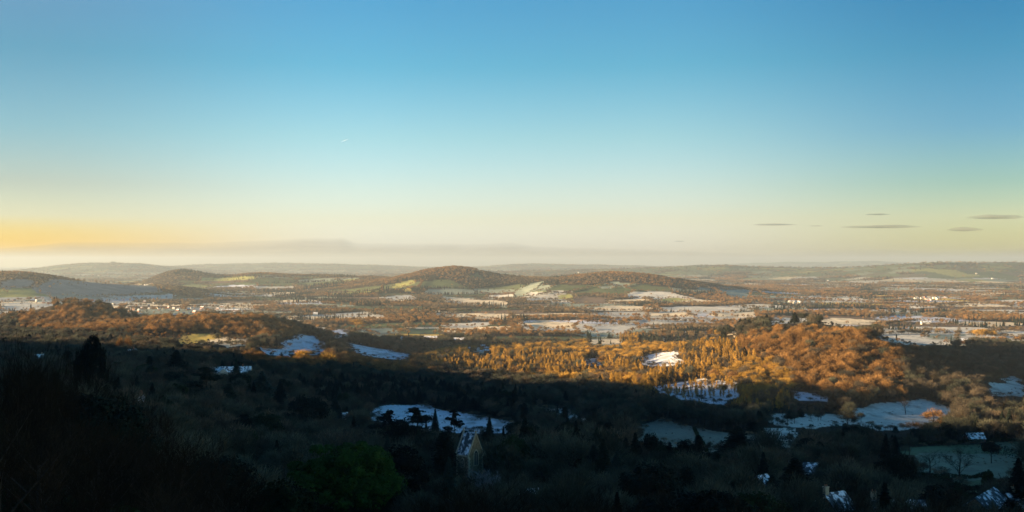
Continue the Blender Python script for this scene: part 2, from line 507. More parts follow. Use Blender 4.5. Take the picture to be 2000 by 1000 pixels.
def build_haze():
    s = 37500.0; z0, z1 = -160.0, 345.0
    V = [(x, y, z) for z in (z0, z1) for x, y in ((-s, -s), (s, -s), (s, s), (-s, s))]
    F = [(0, 3, 2, 1), (4, 5, 6, 7), (0, 1, 5, 4), (1, 2, 6, 5), (2, 3, 7, 6), (3, 0, 4, 7)]
    m = bpy.data.materials.new('valley_haze'); m.use_nodes = True
    nt = m.node_tree
    nt.nodes.remove(nt.nodes['Principled BSDF'])
    v = nt.nodes.new('ShaderNodeVolumePrincipled')
    v.inputs['Color'].default_value = (0.42, 0.515, 0.61, 1)
    v.inputs['Density'].default_value = 4.6e-5
    v.inputs['Anisotropy'].default_value = 0.25
    nt.links.new(v.outputs[0], nt.nodes['Material Output'].inputs['Volume'])
    me = mesh_np('haze', V, F, [m])
    o = link('haze', me); o['kind'] = 'stuff'
    o['label'] = 'thin pale morning haze lying over the whole valley'


build_haze()

vs = scene.view_settings
vs.view_transform = 'Standard'; vs.look = 'None'; vs.gamma = 1.0; vs.exposure = 2.5
scene.cycles.max_bounces = 4
scene.cycles.diffuse_bounces = 2
scene.cycles.glossy_bounces = 1
scene.cycles.transmission_bounces = 2
scene.cycles.transparent_max_bounces = 12
scene.cycles.volume_bounces = 1
scene.cycles.use_denoising = True

# ================================================================== trees
def ortho(T):
    a = np.where(np.abs(T[..., 2:3]) < 0.9, np.array([0, 0, 1.0]), np.array([1.0, 0, 0]))
    u = np.cross(T, a); u /= np.linalg.norm(u, axis=-1, keepdims=True) + 1e-9
    return u, np.cross(T, u)


def unit(v):
    return v / (np.linalg.norm(v, axis=-1, keepdims=True) + 1e-9)


def tubes(P, R, sides=3):
    n, k, _ = P.shape
    T = unit(np.gradient(P, axis=1))
    u, w = ortho(T)
    a = np.arange(sides) / sides * 2 * PI
    V = P[:, :, None] + R[:, :, None, None] * (u[:, :, None] * np.cos(a)[None, None, :, None] + w[:, :, None] * np.sin(a)[None, None, :, None])
    i = (np.arange(n)[:, None, None] * k + np.arange(k - 1)[None, :, None]) * sides
    s = np.arange(sides)[None, None, :]; s2 = (s + 1) % sides
    F = np.stack([i + s, i + s2, i + sides + s2, i + sides + s], -1).reshape(-1, 4)
    return V.reshape(-1, 3), F


def slivers(C, D, L, Wd, rng, tip=0.25):
    """thin tapering blades starting at C, along D"""
    n = len(C)
    r = unit(rng.normal(size=(n, 3)))
    s = unit(np.cross(D, r))
    L = np.broadcast_to(L, n)[:, None]; Wd = np.broadcast_to(Wd, n)[:, None]
    a = C - s * Wd / 2; b = C + s * Wd / 2; e = C + D * L
    V = np.stack([a, b, e + s * Wd * tip / 2, e - s * Wd * tip / 2], 1).reshape(-1, 3)
    F = np.arange(4 * n).reshape(n, 4)
    return V, F


def leaves(C, N, size, rng, aspect=0.75):
    """leaf quads centred on C facing roughly N"""
    n = len(C)
    N = unit(N + 0.55 * rng.normal(size=(n, 3)))
    u, w = ortho(N)
    a = rng.uniform(0, 2 * PI, n)[:, None]
    p = u * np.cos(a) + w * np.sin(a); q = np.cross(N, p)
    sz = np.broadcast_to(size, n)[:, None] * 0.5
    V = np.stack([C - p * sz - q * sz * aspect, C + p * sz - q * sz * aspect * 0.6, C + p * sz * 0.9 + q * sz * aspect, C - p * sz * 0.7 + q * sz * aspect * 0.8], 1).reshape(-1, 3)
    return V, np.arange(4 * n).reshape(n, 4)


def join(parts):
    Vs, Fs, o = [], [], 0
    for V, F in parts:
        Vs.append(V); Fs.append(F + o); o += len(V)
    return np.vstack(Vs), np.vstack(Fs)


def curve_pts(start, d, L, k, bend, rng):
    n = len(start)
    t = np.linspace(0, 1, k)[None, :, None]
    side = unit(np.cross(d, rng.normal(size=(n, 3))))
    up = np.array([0, 0, 1.0])
    L = np.broadcast_to(L, n)[:, None, None]
    return start[:, None] + d[:, None] * t * L + (side[:, None] * rng.uniform(-bend, bend, n)[:, None, None] + up * bend * 0.55) * L * t * t


def spawn(P, R, m, t0, t1, ang, rng, up=0.25):
    """m children along each parent polyline"""
    n, k, _ = P.shape
    t = rng.uniform(t0, t1, (n, m)); t.sort(axis=1); t[:, -1] = np.maximum(t[:, -1], t1 * 0.97)
    f = t * (k - 1); i = np.minimum(f.astype(int), k - 2); g = (f - i)[..., None]
    r = np.arange(n)[:, None]
    S = P[r, i] * (1 - g) + P[r, i + 1] * g
    T = unit(P[r, i + 1] - P[r, i])
    rr = R[r, i] * (1 - g[..., 0]) + R[r, i + 1] * g[..., 0]
    u, w = ortho(T)
    a = (rng.uniform(0, 2 * PI, (n, 1)) + np.arange(m)[None] * 2.4)[..., None]
    an = (ang * rng.uniform(0.6, 1.25, (n, m)))[..., None]
    D = T * np.cos(an) + (u * np.cos(a) + w * np.sin(a)) * np.sin(an)
    D = unit(D + up * np.array([0, 0, 1.0]))
    return S.reshape(-1, 3), D.reshape(-1, 3), rr.reshape(-1), (1 - t).reshape(-1)


def bare_near(seed, H, spread, dense, first=0.28, twig=0.03, stems=1, lvl4=5):
    """leafless tree with real limbs, branches and twigs: (trunk mesh data, crown mesh data)"""
    rng = np.random.default_rng(seed)
    st = np.zeros((stems, 3)); st[:, :2] = rng.normal(size=(stems, 2)) * (0.35 if stems > 1 else 0)
    d = unit(np.array([0, 0, 1.0]) + rng.normal(size=(stems, 3)) * (0.28 if stems > 1 else 0.05))
    k = 6
    P0 = curve_pts(st, d, H * (0.72 if stems == 1 else 0.6), k, 0.08, rng)
    r0 = H * 0.019 / math.sqrt(stems)
    R0 = np.tile(np.linspace(r0, r0 * 0.3, k), (stems, 1)); R0[:, 0] *= 1.35
    tk = [tubes(P0, R0, 7)]
    S, D, rr, tt = spawn(P0, R0, dense + 3, first, 1.0, spread, rng, 0.3)
    L1 = H * (0.30 + 0.16 * tt) * rng.uniform(0.8, 1.15, len(S))
    P1 = curve_pts(S, D, L1, 5, 0.22, rng); R1 = np.linspace(0.62, 0.18, 5)[None] * np.minimum(rr, r0 * 0.6)[:, None]
    tk.append(tubes(P1, R1, 4))
    S, D, rr, tt = spawn(P1, R1, dense, 0.2, 1.0, 0.65, rng, 0.22)
    L2 = H * (0.13 + 0.09 * tt) * rng.uniform(0.7, 1.2, len(S))
    P2 = curve_pts(S, D, L2, 4, 0.25, rng); R2 = np.linspace(0.6, 0.2, 4)[None] * np.maximum(rr, 0.022)[:, None]
    cr = [tubes(P2, R2, 3)]
    S, D, rr, tt = spawn(P2, R2, dense, 0.15, 1.0, 0.6, rng, 0.25)
    L3 = H * 0.085 * rng.uniform(0.6, 1.3, len(S))
    P3 = curve_pts(S, D, L3, 3, 0.2, rng); R3 = np.linspace(1.0, 0.4, 3)[None] * np.full(len(S), twig * 0.62)[:, None]
    cr.append(tubes(P3, R3, 3))
    S, D, rr, tt = spawn(P3, R3, lvl4, 0.15, 1.0, 0.55, rng, 0.3)
    cr.append(slivers(S, D, H * 0.055 * rng.uniform(0.6, 1.4, len(S)), twig, rng))
    return join(tk), join(cr)


def bare_mid(seed, H=14.0, Wd=10.0, n=1100, wid=0.16, shape='round', low=0.22):
    """leafless tree for the middle distance: limbs and a cloud of fine twigs gathered in sprays"""
    rng = np.random.default_rng(seed)
    k = 5
    P0 = curve_pts(np.zeros((1, 3)), np.array([[0.02, 0.0, 1.0]]), H * 0.7, k, 0.05, rng)
    R0 = np.linspace(H * 0.018, H * 0.005, k)[None]
    S, D, rr, tt = spawn(P0, R0, 11, low, 1.0, 0.75 if shape == 'round' else 0.3, rng, 0.35)
    P1 = curve_pts(S, D, H * 0.33 * rng.uniform(0.7, 1.1, len(S)), 3, 0.15, rng); R1 = np.linspace(0.55, 0.2, 3)[None] * rr[:, None]
    tk = join([tubes(P0, R0, 5), tubes(P1, R1, 3)])
    # sprays on the crown's lumps
    ns = 26 if shape == 'round' else 20
    c = unit(rng.normal(size=(ns, 3)))
    if shape == 'round':
        c[:, 2] = np.abs(c[:, 2]) * 1.15 - 0.35
        rad = rng.uniform(0.45, 0.86, (ns, 1))
        ctr = c * rad * np.array([Wd / 2, Wd / 2, H * 0.40]) + np.array([0, 0, H * 0.56])
        sr = rng.uniform(0.16, 0.27, ns) * Wd
    else:
        z = np.linspace(0.22, 0.93, ns)
        wz = np.interp(z, [0.2, 0.45, 0.7, 1.0], [0.5, 0.9, 0.75, 0.12])
        a = rng.uniform(0, 2 * PI, ns)
        ctr = np.stack([np.cos(a) * wz * Wd * 0.3, np.sin(a) * wz * Wd * 0.3, z * H], 1)
        sr = rng.uniform(0.22, 0.32, ns) * Wd * (0.4 + 0.6 * wz)
    who = rng.integers(0, ns, n)
    off = unit(rng.normal(size=(n, 3))) * (rng.uniform(0, 1, (n, 1)) ** 0.5) * sr[who][:, None]
    C = ctr[who] + off * np.array([1, 1, 0.85])
    axis = C - np.array([0, 0, H * 0.38]); axis[:, :2] *= 1.0
    D = unit(unit(axis) * 0.7 + unit(off) * 0.35 + rng.normal(size=(n, 3)) * 0.35 + np.array([0, 0, 0.25 if shape == 'round' else 0.9]))
    L = rng.uniform(0.7, 1.5, n) * H * 0.075
    cr = slivers(C - D * L[:, None] * 0.5, D, L, wid * rng.uniform(0.7, 1.3, n), rng)
    return tk, cr


def cone_profile(h):
    return (1 - h) ** 0.85


def conifer(seed, H=18.0, Wd=8.0, n=5200, tiers=15, leaf=0.55, kind='cone', low=0.06):
    rng = np.random.default_rng(seed)
    tz = np.linspace(0, H * 0.97, 6)
    P0 = np.stack([rng.normal(size=6) * 0.05, rng.normal(size=6) * 0.05, tz], 1)[None]
    tk = [tubes(P0, np.linspace(H * 0.016, H * 0.003, 6)[None], 6)]
    if kind == 'cone' or kind == 'column':
        h = rng.uniform(low, 1.0, n * 3)
        prof = cone_profile(h) if kind == 'cone' else np.sqrt(np.clip(1 - ((h - 0.42) / 0.585) ** 2, 0, 1)) * 0.9 + 0.05
        h = h[rng.uniform(0, 1, len(h)) < prof + 0.12][:n]
        n = len(h)
        a = rng.uniform(0, 2 * PI, n)
        prof = cone_profile(h) if kind == 'cone' else np.sqrt(np.clip(1 - ((h - 0.42) / 0.585) ** 2, 0, 1)) * 0.9 + 0.05
        saw = (h * tiers + 0.6 * np.sin(a * 2 + seed)) % 1.0
        lob = 0.78 + 0.22 * np.sin(a * 5 + np.floor(h * tiers) * 2.1 + seed) + 0.1 * rng.normal(size=n)
        amp = 0.34 if kind == 'cone' else 0.12
        R = prof * Wd / 2 * (1 - amp * saw) * np.clip(lob, 0.5, 1.15)
        t = rng.uniform(0, 1, n) ** 0.42
        C = np.stack([np.cos(a) * R * t, np.sin(a) * R * t, h * H + 0.25 - R * t * (0.22 if kind == 'cone' else -0.1)], 1)
        N = np.stack([np.cos(a) * 0.5, np.sin(a) * 0.5, np.full(n, 0.8)], 1)
        cr = leaves(C, N, leaf * rng.uniform(0.6, 1.3, n), rng, 0.5)
    else:   # cedar: a few flat, uneven shelves on stout limbs
        ns = tiers
        parts = []; limbs = []
        for i in range(ns):
            z = H * (0.30 + 0.68 * (i / (ns - 1)) ** 0.9)
            reach = Wd / 2 * (1.0 - 0.72 * (i / (ns - 1)) ** 1.6) * rng.uniform(0.65, 1.1)
            a0 = rng.uniform(0, 2 * PI) + i * 2.4
            m = n // ns
            aa = a0 + rng.normal(size=m) * 0.55
            t = rng.uniform(0.12, 1, m) ** 0.75
            C = np.stack([np.cos(aa) * reach * t, np.sin(aa) * reach * t, z + reach * t * 0.10 + rng.normal(size=m) * 0.16 * (1.2 - t) + 0.3 * np.sin(t * 9 + i)], 1)
            parts.append(leaves(C, np.tile([0, 0, 1.0], (m, 1)), leaf * rng.uniform(0.6, 1.3, m), rng, 0.6))
            e = np.array([[0, 0, z - 0.5], [np.cos(a0) * reach * 0.45, np.sin(a0) * reach * 0.45, z - 0.1], [np.cos(a0) * reach * 0.9, np.sin(a0) * reach * 0.9, z + reach * 0.07]])
            limbs.append(e)
        tk.append(tubes(np.array(limbs), np.tile([0.16, 0.1, 0.03], (ns, 1)), 4))
        m = n // 8
        h = rng.uniform(0.75, 1.0, m); a = rng.uniform(0, 2 * PI, m); R = (1.02 - h) * Wd * 0.4
        C = np.stack([np.cos(a) * R, np.sin(a) * R, h * H], 1)
        parts.append(leaves(C, np.tile([0, 0, 1.0], (m, 1)), leaf, rng, 0.6))
        cr = join(parts)
    return join(tk), cr


def evergreen(seed, H=14.0, Wd=11.0, n=6000, leaf=0.45, clumps=46, base=0.12, flat=1.0, sr=(0.13, 0.24), rad=(0.55, 0.84)):
    """broad evergreen: leaf clumps over a domed crown, darker hollows between them"""
    rng = np.random.default_rng(seed)
    P0 = curve_pts(np.zeros((1, 3)), np.array([[0.03, 0.02, 1.0]]), H * 0.75, 5, 0.08, rng)
    tk = [tubes(P0, np.linspace(H * 0.02, H * 0.006, 5)[None], 6)]
    R0 = np.linspace(H * 0.02, H * 0.006, 5)[None]
    S, D, rr, tt = spawn(P0, R0, 9, 0.25, 1.0, 0.8, rng, 0.3)
    P1 = curve_pts(S, D, H * 0.34, 3, 0.15, rng); tk.append(tubes(P1, np.linspace(0.55, 0.2, 3)[None] * rr[:, None], 4))
    c = unit(rng.normal(size=(clumps, 3)))
    c[:, 2] = np.where(c[:, 2] < -0.35, -c[:, 2] * 0.6, c[:, 2])
    zc = H * (base + (1 - base) * 0.48)
    ax = np.array([Wd / 2, Wd / 2, H * (1 - base) * 0.5 * flat])
    rad = rng.uniform(rad[0], rad[1], (clumps, 1))
    ctr = c * rad * ax + np.array([0, 0, zc])
    sr = rng.uniform(sr[0], sr[1], clumps) * Wd
    who = rng.integers(0, clumps, n)
    dr = unit(rng.normal(size=(n, 3)) + c[who] * 0.7 + np.array([0, 0, 0.3]))
    C = ctr[who] + dr * sr[who][:, None] * rng.uniform(0.55, 1.0, (n, 1)) * np.array([1, 1, 0.8])
    V, F = leaves(C, dr + np.array([0, 0, 0.3]), leaf * rng.uniform(0.6, 1.3, n), rng, 0.7)
    return join(tk), (V, F)


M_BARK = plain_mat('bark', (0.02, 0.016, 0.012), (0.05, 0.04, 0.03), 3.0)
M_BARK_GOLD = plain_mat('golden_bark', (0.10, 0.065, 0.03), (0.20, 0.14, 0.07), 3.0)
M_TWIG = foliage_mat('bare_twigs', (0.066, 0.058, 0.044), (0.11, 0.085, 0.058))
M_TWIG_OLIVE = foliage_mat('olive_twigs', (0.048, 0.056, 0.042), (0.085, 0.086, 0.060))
M_TWIG_NEAR = foliage_mat('dark_twigs', (0.016, 0.012, 0.007), (0.032, 0.021, 0.012))  # darkness of the foreground put into the twig colour
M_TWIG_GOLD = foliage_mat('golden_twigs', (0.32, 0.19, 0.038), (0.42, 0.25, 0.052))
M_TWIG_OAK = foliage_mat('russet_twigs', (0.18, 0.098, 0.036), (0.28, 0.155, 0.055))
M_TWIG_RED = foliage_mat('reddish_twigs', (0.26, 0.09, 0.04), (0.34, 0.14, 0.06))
M_TWIG_PLAIN = foliage_mat('plain_twigs', (0.122, 0.092, 0.056), (0.21, 0.153, 0.090))
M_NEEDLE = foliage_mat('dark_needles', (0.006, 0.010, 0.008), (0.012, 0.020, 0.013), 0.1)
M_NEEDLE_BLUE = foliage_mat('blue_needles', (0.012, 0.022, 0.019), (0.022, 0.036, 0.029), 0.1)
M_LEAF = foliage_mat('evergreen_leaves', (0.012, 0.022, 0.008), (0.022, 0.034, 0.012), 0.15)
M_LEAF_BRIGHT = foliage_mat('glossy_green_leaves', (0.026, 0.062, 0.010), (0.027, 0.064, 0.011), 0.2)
M_FROST_TWIG = foliage_mat('frosted_twigs', (0.22, 0.23, 0.25), (0.34, 0.35, 0.37))


def proto(kind, data, bark, crown_mat):
    (tv, tf), (cv, cf) = data
    both = np.vstack([tv, cv])
    return dict(trunk=mesh_np(kind + '_trunk', tv, tf, [bark]), crown=mesh_np(kind + '_crown', cv, cf, [crown_mat]),
                H=float(cv[:, 2].max()), W=float(np.percentile(np.abs(cv[:, :2]), 98) * 2), data=data)


def merged_proto(kind, data, bark, crown_mat):
    (tv, tf), (cv, cf) = data
    V, F = join([data[0], data[1]])
    mi = np.concatenate([np.zeros(len(tf)), np.ones(len(cf))])
    return mesh_np(kind, V, F, [bark, crown_mat], mat_index=mi)


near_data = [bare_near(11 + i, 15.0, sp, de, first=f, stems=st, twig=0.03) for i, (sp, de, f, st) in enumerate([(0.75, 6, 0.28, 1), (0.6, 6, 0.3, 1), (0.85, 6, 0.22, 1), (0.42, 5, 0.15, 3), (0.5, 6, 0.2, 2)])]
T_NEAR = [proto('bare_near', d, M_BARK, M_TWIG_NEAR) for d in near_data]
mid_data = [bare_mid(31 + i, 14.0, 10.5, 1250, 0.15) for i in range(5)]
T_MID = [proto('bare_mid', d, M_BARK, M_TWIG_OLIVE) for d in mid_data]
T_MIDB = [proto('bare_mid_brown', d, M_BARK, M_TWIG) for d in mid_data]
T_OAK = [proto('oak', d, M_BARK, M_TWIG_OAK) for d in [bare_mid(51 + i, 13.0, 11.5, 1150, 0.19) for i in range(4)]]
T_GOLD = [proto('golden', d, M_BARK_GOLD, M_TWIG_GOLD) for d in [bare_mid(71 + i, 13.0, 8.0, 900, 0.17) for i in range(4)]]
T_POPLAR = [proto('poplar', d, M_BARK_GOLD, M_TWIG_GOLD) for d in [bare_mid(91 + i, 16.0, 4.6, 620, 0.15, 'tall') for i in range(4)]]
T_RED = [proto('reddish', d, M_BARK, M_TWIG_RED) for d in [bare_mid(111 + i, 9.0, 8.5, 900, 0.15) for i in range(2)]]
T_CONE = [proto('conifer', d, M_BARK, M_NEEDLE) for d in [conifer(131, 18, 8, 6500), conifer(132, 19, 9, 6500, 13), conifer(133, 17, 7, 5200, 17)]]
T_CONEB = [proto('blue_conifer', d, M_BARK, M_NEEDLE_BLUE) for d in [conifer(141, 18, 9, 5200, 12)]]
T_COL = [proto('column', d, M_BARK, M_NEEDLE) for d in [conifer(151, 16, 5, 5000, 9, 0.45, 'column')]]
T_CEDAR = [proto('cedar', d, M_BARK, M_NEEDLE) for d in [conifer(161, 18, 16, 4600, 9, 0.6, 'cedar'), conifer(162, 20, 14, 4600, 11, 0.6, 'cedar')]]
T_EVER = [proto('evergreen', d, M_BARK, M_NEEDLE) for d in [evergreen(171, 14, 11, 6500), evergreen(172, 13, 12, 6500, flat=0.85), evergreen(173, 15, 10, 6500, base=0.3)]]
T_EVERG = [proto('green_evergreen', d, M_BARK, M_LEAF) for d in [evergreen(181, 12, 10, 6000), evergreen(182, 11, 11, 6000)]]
T_BIG = proto('big_evergreen', evergreen(191, 17, 18, 42000, 0.40, 150, 0.03, sr=(0.06, 0.15), rad=(0.5, 0.94)), M_BARK, M_LEAF_BRIGHT)
T_FROST = proto('frosted', bare_near(201, 9.0, 0.8, 6, twig=0.05), M_BARK, M_FROST_TWIG)

KEEP_CLEAR = []       # (x, y, radius) kept free of scattered trees


def place_tree(p, name, label, cat, group, x, y, H, Wd, rz=None, sink=0.15):
    z = float(ground_z(x, y)) - sink
    t = empty(name, (x, y, z), random.uniform(0, 2 * PI) if rz is None else rz, (Wd / p['W'], Wd / p['W'], H / p['H']))
    tag(t, label, cat, group)
    for nm in ('trunk', 'crown'):
        o = bpy.data.objects.new(nm, p[nm]); COL.objects.link(o); o.parent = t
    return t


def tree_at(p, name, label, cat, px, top, d, wpx, group=None, maxh=30, clear=True, wide=None):
    x = (px - 1000) / FPX * d
    g = float(ground_z(x, d))
    H = CAM_Z - (top - EYE) / FPX * d - g
    if not 5 < H < maxh - 4:      # slide along the sight line to where a tree of natural height stands
        best = None
        for dd in np.arange(max(60, d * 0.5), d * 1.7, max(2.0, d * 0.01)):
            xx = (px - 1000) / FPX * dd
            h2 = CAM_Z - (top - EYE) / FPX * dd - float(ground_z(xx, dd))
            c = abs(dd - d) / d + 3.0 * max(0, 6 - h2, h2 - maxh + 6)
            if best is None or c < best[0]:
                best = (c, dd, h2)
        d = float(best[1]); x = (px - 1000) / FPX * d; g = float(ground_z(x, d)); H = best[2]
    H = min(max(H, 4), maxh)
    if clear:
        KEEP_CLEAR.append((x, d, wpx / FPX * d * 0.45))
    return place_tree(p, name, label, cat, group, x, d, H, wpx / FPX * d if wide is None else H * wide)


# ---- trees one can tell apart -------------------------------------------------
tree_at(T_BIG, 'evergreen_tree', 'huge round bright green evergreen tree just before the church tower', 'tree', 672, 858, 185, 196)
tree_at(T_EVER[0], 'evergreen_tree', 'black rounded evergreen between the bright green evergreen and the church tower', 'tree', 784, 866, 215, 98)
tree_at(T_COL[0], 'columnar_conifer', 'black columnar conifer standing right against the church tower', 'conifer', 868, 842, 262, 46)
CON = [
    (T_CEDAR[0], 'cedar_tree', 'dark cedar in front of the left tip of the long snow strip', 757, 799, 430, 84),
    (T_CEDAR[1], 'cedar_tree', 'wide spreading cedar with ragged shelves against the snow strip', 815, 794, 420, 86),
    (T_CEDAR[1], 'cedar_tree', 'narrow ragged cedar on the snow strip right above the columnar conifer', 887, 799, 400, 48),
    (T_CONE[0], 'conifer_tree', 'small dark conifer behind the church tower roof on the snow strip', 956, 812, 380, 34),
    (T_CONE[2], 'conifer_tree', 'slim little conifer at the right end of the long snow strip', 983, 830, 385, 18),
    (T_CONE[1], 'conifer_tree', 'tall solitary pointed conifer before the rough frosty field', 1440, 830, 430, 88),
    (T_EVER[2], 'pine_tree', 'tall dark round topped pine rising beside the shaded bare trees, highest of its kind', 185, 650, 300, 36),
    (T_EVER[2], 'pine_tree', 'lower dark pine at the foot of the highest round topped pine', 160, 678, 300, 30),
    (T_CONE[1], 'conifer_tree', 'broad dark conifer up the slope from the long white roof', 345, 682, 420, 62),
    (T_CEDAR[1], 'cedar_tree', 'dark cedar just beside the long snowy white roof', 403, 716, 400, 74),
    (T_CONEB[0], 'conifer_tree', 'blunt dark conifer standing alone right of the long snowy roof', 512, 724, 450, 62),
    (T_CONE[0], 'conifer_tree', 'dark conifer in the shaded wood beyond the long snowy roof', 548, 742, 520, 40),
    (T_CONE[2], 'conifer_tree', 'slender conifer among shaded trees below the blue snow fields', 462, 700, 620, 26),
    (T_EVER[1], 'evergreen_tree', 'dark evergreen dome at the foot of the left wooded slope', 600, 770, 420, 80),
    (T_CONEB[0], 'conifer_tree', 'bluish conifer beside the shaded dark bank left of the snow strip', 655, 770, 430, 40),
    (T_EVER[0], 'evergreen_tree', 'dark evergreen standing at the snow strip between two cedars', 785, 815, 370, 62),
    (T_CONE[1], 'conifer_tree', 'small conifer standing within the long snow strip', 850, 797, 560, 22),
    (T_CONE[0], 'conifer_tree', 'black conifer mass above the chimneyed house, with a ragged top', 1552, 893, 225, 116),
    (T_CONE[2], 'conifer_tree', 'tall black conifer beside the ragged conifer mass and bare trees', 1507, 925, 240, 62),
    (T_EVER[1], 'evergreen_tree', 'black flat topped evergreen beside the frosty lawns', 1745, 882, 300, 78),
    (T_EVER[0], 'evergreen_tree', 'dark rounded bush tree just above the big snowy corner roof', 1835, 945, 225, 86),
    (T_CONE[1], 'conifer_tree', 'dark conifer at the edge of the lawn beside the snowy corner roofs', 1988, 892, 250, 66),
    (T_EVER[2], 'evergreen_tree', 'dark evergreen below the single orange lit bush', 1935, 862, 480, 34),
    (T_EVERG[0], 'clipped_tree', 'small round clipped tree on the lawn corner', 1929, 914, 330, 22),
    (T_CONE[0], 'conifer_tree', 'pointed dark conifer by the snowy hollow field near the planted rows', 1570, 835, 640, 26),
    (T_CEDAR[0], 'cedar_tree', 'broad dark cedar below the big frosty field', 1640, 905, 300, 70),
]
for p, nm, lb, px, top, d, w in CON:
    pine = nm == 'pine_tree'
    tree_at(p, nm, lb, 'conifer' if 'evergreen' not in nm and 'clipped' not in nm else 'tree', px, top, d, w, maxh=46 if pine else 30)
# the belt of evergreens across the middle
BELT = [
    (T_EVERG[0], 1036, 832, 345, 60, 'rounded evergreen at the snow strip end of the evergreen belt'),
    (T_EVER[1], 1070, 846, 335, 44, 'low evergreen second from the snow strip in the belt'),
    (T_EVERG[1], 1098, 837, 340, 46, 'domed greener evergreen in the belt beneath the frosted copse'),
    (T_EVER[0], 1131, 843, 335, 50, 'dark domed evergreen in the belt beside the greener domed one'),
    (T_EVERG[0], 1165, 850, 325, 44, 'flattish greenish evergreen in the middle of the belt'),
    (T_EVER[2], 1194, 845, 330, 46, 'upright black evergreen in the middle of the belt'),
    (T_CONE[1], 1222, 853, 325, 44, 'pointed black conifer in the belt where the rough field begins'),
    (T_CONE[2], 1248, 862, 320, 30, 'narrow conifer in the belt before the rough field corner'),
    (T_EVER[1], 1272, 844, 360, 46, 'large bluish round evergreen standing before the rough field'),
    (T_CONE[0], 1308, 862, 330, 40, 'jagged dark conifer below the rough frosty field'),
    (T_EVER[0], 1338, 855, 345, 46, 'round dark evergreen between two conifers below the rough field'),
    (T_CONE[1], 1347, 878, 310, 36, 'short dark conifer under the round evergreen below the rough field'),
    (T_COL[0], 1364, 848, 370, 24, 'narrow upright evergreen with a bare tree before the rough field'),
    (T_EVER[2], 1384, 882, 330, 40, 'small black evergreen left of the tall solitary conifer'),
    (T_CONEB[0], 1160, 868, 270, 70, 'wide layered bluish conifer under the evergreen belt'),
    (T_CONEB[0], 1205, 880, 255, 60, 'second layered conifer under the evergreen belt'),
]
for p, px, top, d, w, lb in BELT:
    tree_at(p, 'evergreen_tree' if p not in T_CONE and p not in T_CONEB else 'conifer_tree', lb, 'tree' if p not in T_CONE and p not in T_CONEB else 'conifer', px, top, d, w, 'evergreen belt across the valley')
# single bare trees
BARE1 = [
    (T_NEAR[2], 1873, 862, 400, 66, 'big spreading bare tree alone on the frosty lawn', 'bare_tree'),
    (T_NEAR[0], 1768, 772, 760, 26, 'lone bare tree in the middle of the big frosty field', 'bare_tree'),
    (T_NEAR[0], 1815, 873, 430, 48, 'pale bare tree beside the frosty lawn hedge', 'bare_tree'),
    (T_NEAR[1], 1163, 792, 560, 42, 'bare tree with visible trunk among the frosted copse', 'bare_tree'),
    (T_NEAR[2], 1215, 785, 540, 66, 'wide bare tree at the left corner of the rough field', 'bare_tree'),
    (T_NEAR[0], 1128, 800, 520, 40, 'bare tree with pale ground under it next to the copse', 'bare_tree'),
    (T_NEAR[0], 1470, 840, 470, 40, 'bare tree beside the tall solitary conifer', 'bare_tree'),
    (T_NEAR[1], 1660, 868, 360, 74, 'bare tree on the shaded bank below the big frosty field', 'bare_tree'),
    (T_NEAR[2], 1955, 768, 720, 36, 'bare tree on the pale field at the far shaded bank', 'bare_tree'),
    (T_NEAR[1], 1970, 790, 640, 40, 'bare tree below the pale field at the shaded bank', 'bare_tree'),
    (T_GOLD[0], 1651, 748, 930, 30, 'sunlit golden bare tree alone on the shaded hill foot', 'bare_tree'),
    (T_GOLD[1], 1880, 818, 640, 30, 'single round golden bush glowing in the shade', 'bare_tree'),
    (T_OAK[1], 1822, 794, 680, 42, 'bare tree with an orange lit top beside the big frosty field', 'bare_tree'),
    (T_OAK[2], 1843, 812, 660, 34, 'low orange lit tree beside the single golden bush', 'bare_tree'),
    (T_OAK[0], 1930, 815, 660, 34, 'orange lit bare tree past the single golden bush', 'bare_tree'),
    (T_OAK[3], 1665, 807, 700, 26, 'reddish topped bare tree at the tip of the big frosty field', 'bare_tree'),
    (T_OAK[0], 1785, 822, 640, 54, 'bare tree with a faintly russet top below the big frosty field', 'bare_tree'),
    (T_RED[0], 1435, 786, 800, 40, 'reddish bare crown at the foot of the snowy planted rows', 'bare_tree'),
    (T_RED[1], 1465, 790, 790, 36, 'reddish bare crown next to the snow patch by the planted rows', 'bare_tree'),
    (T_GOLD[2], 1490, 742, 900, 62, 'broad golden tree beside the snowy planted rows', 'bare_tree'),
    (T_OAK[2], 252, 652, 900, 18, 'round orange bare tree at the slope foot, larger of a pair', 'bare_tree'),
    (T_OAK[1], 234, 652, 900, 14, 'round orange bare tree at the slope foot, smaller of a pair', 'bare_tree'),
    (T_GOLD[1], 590, 680, 1050, 40, 'orange round tree in front of the blue snow field', 'bare_tree'),
    (T_GOLD[0], 640, 684, 1050, 36, 'orange round tree between the two blue snow fields', 'bare_tree'),
    (T_GOLD[2], 697, 622, 1900, 34, 'round tree standing among the pale fields behind the blue snow', 'bare_tree'),
]
for p, px, top, d, w, lb, nm in BARE1:
    tree_at(p, nm, lb, 'tree', px, top, d, w)
tree_at(T_FROST, 'frosted_tree', 'low frost covered pale tree right of the church tower', 'tree', 962, 906, 215, 84)

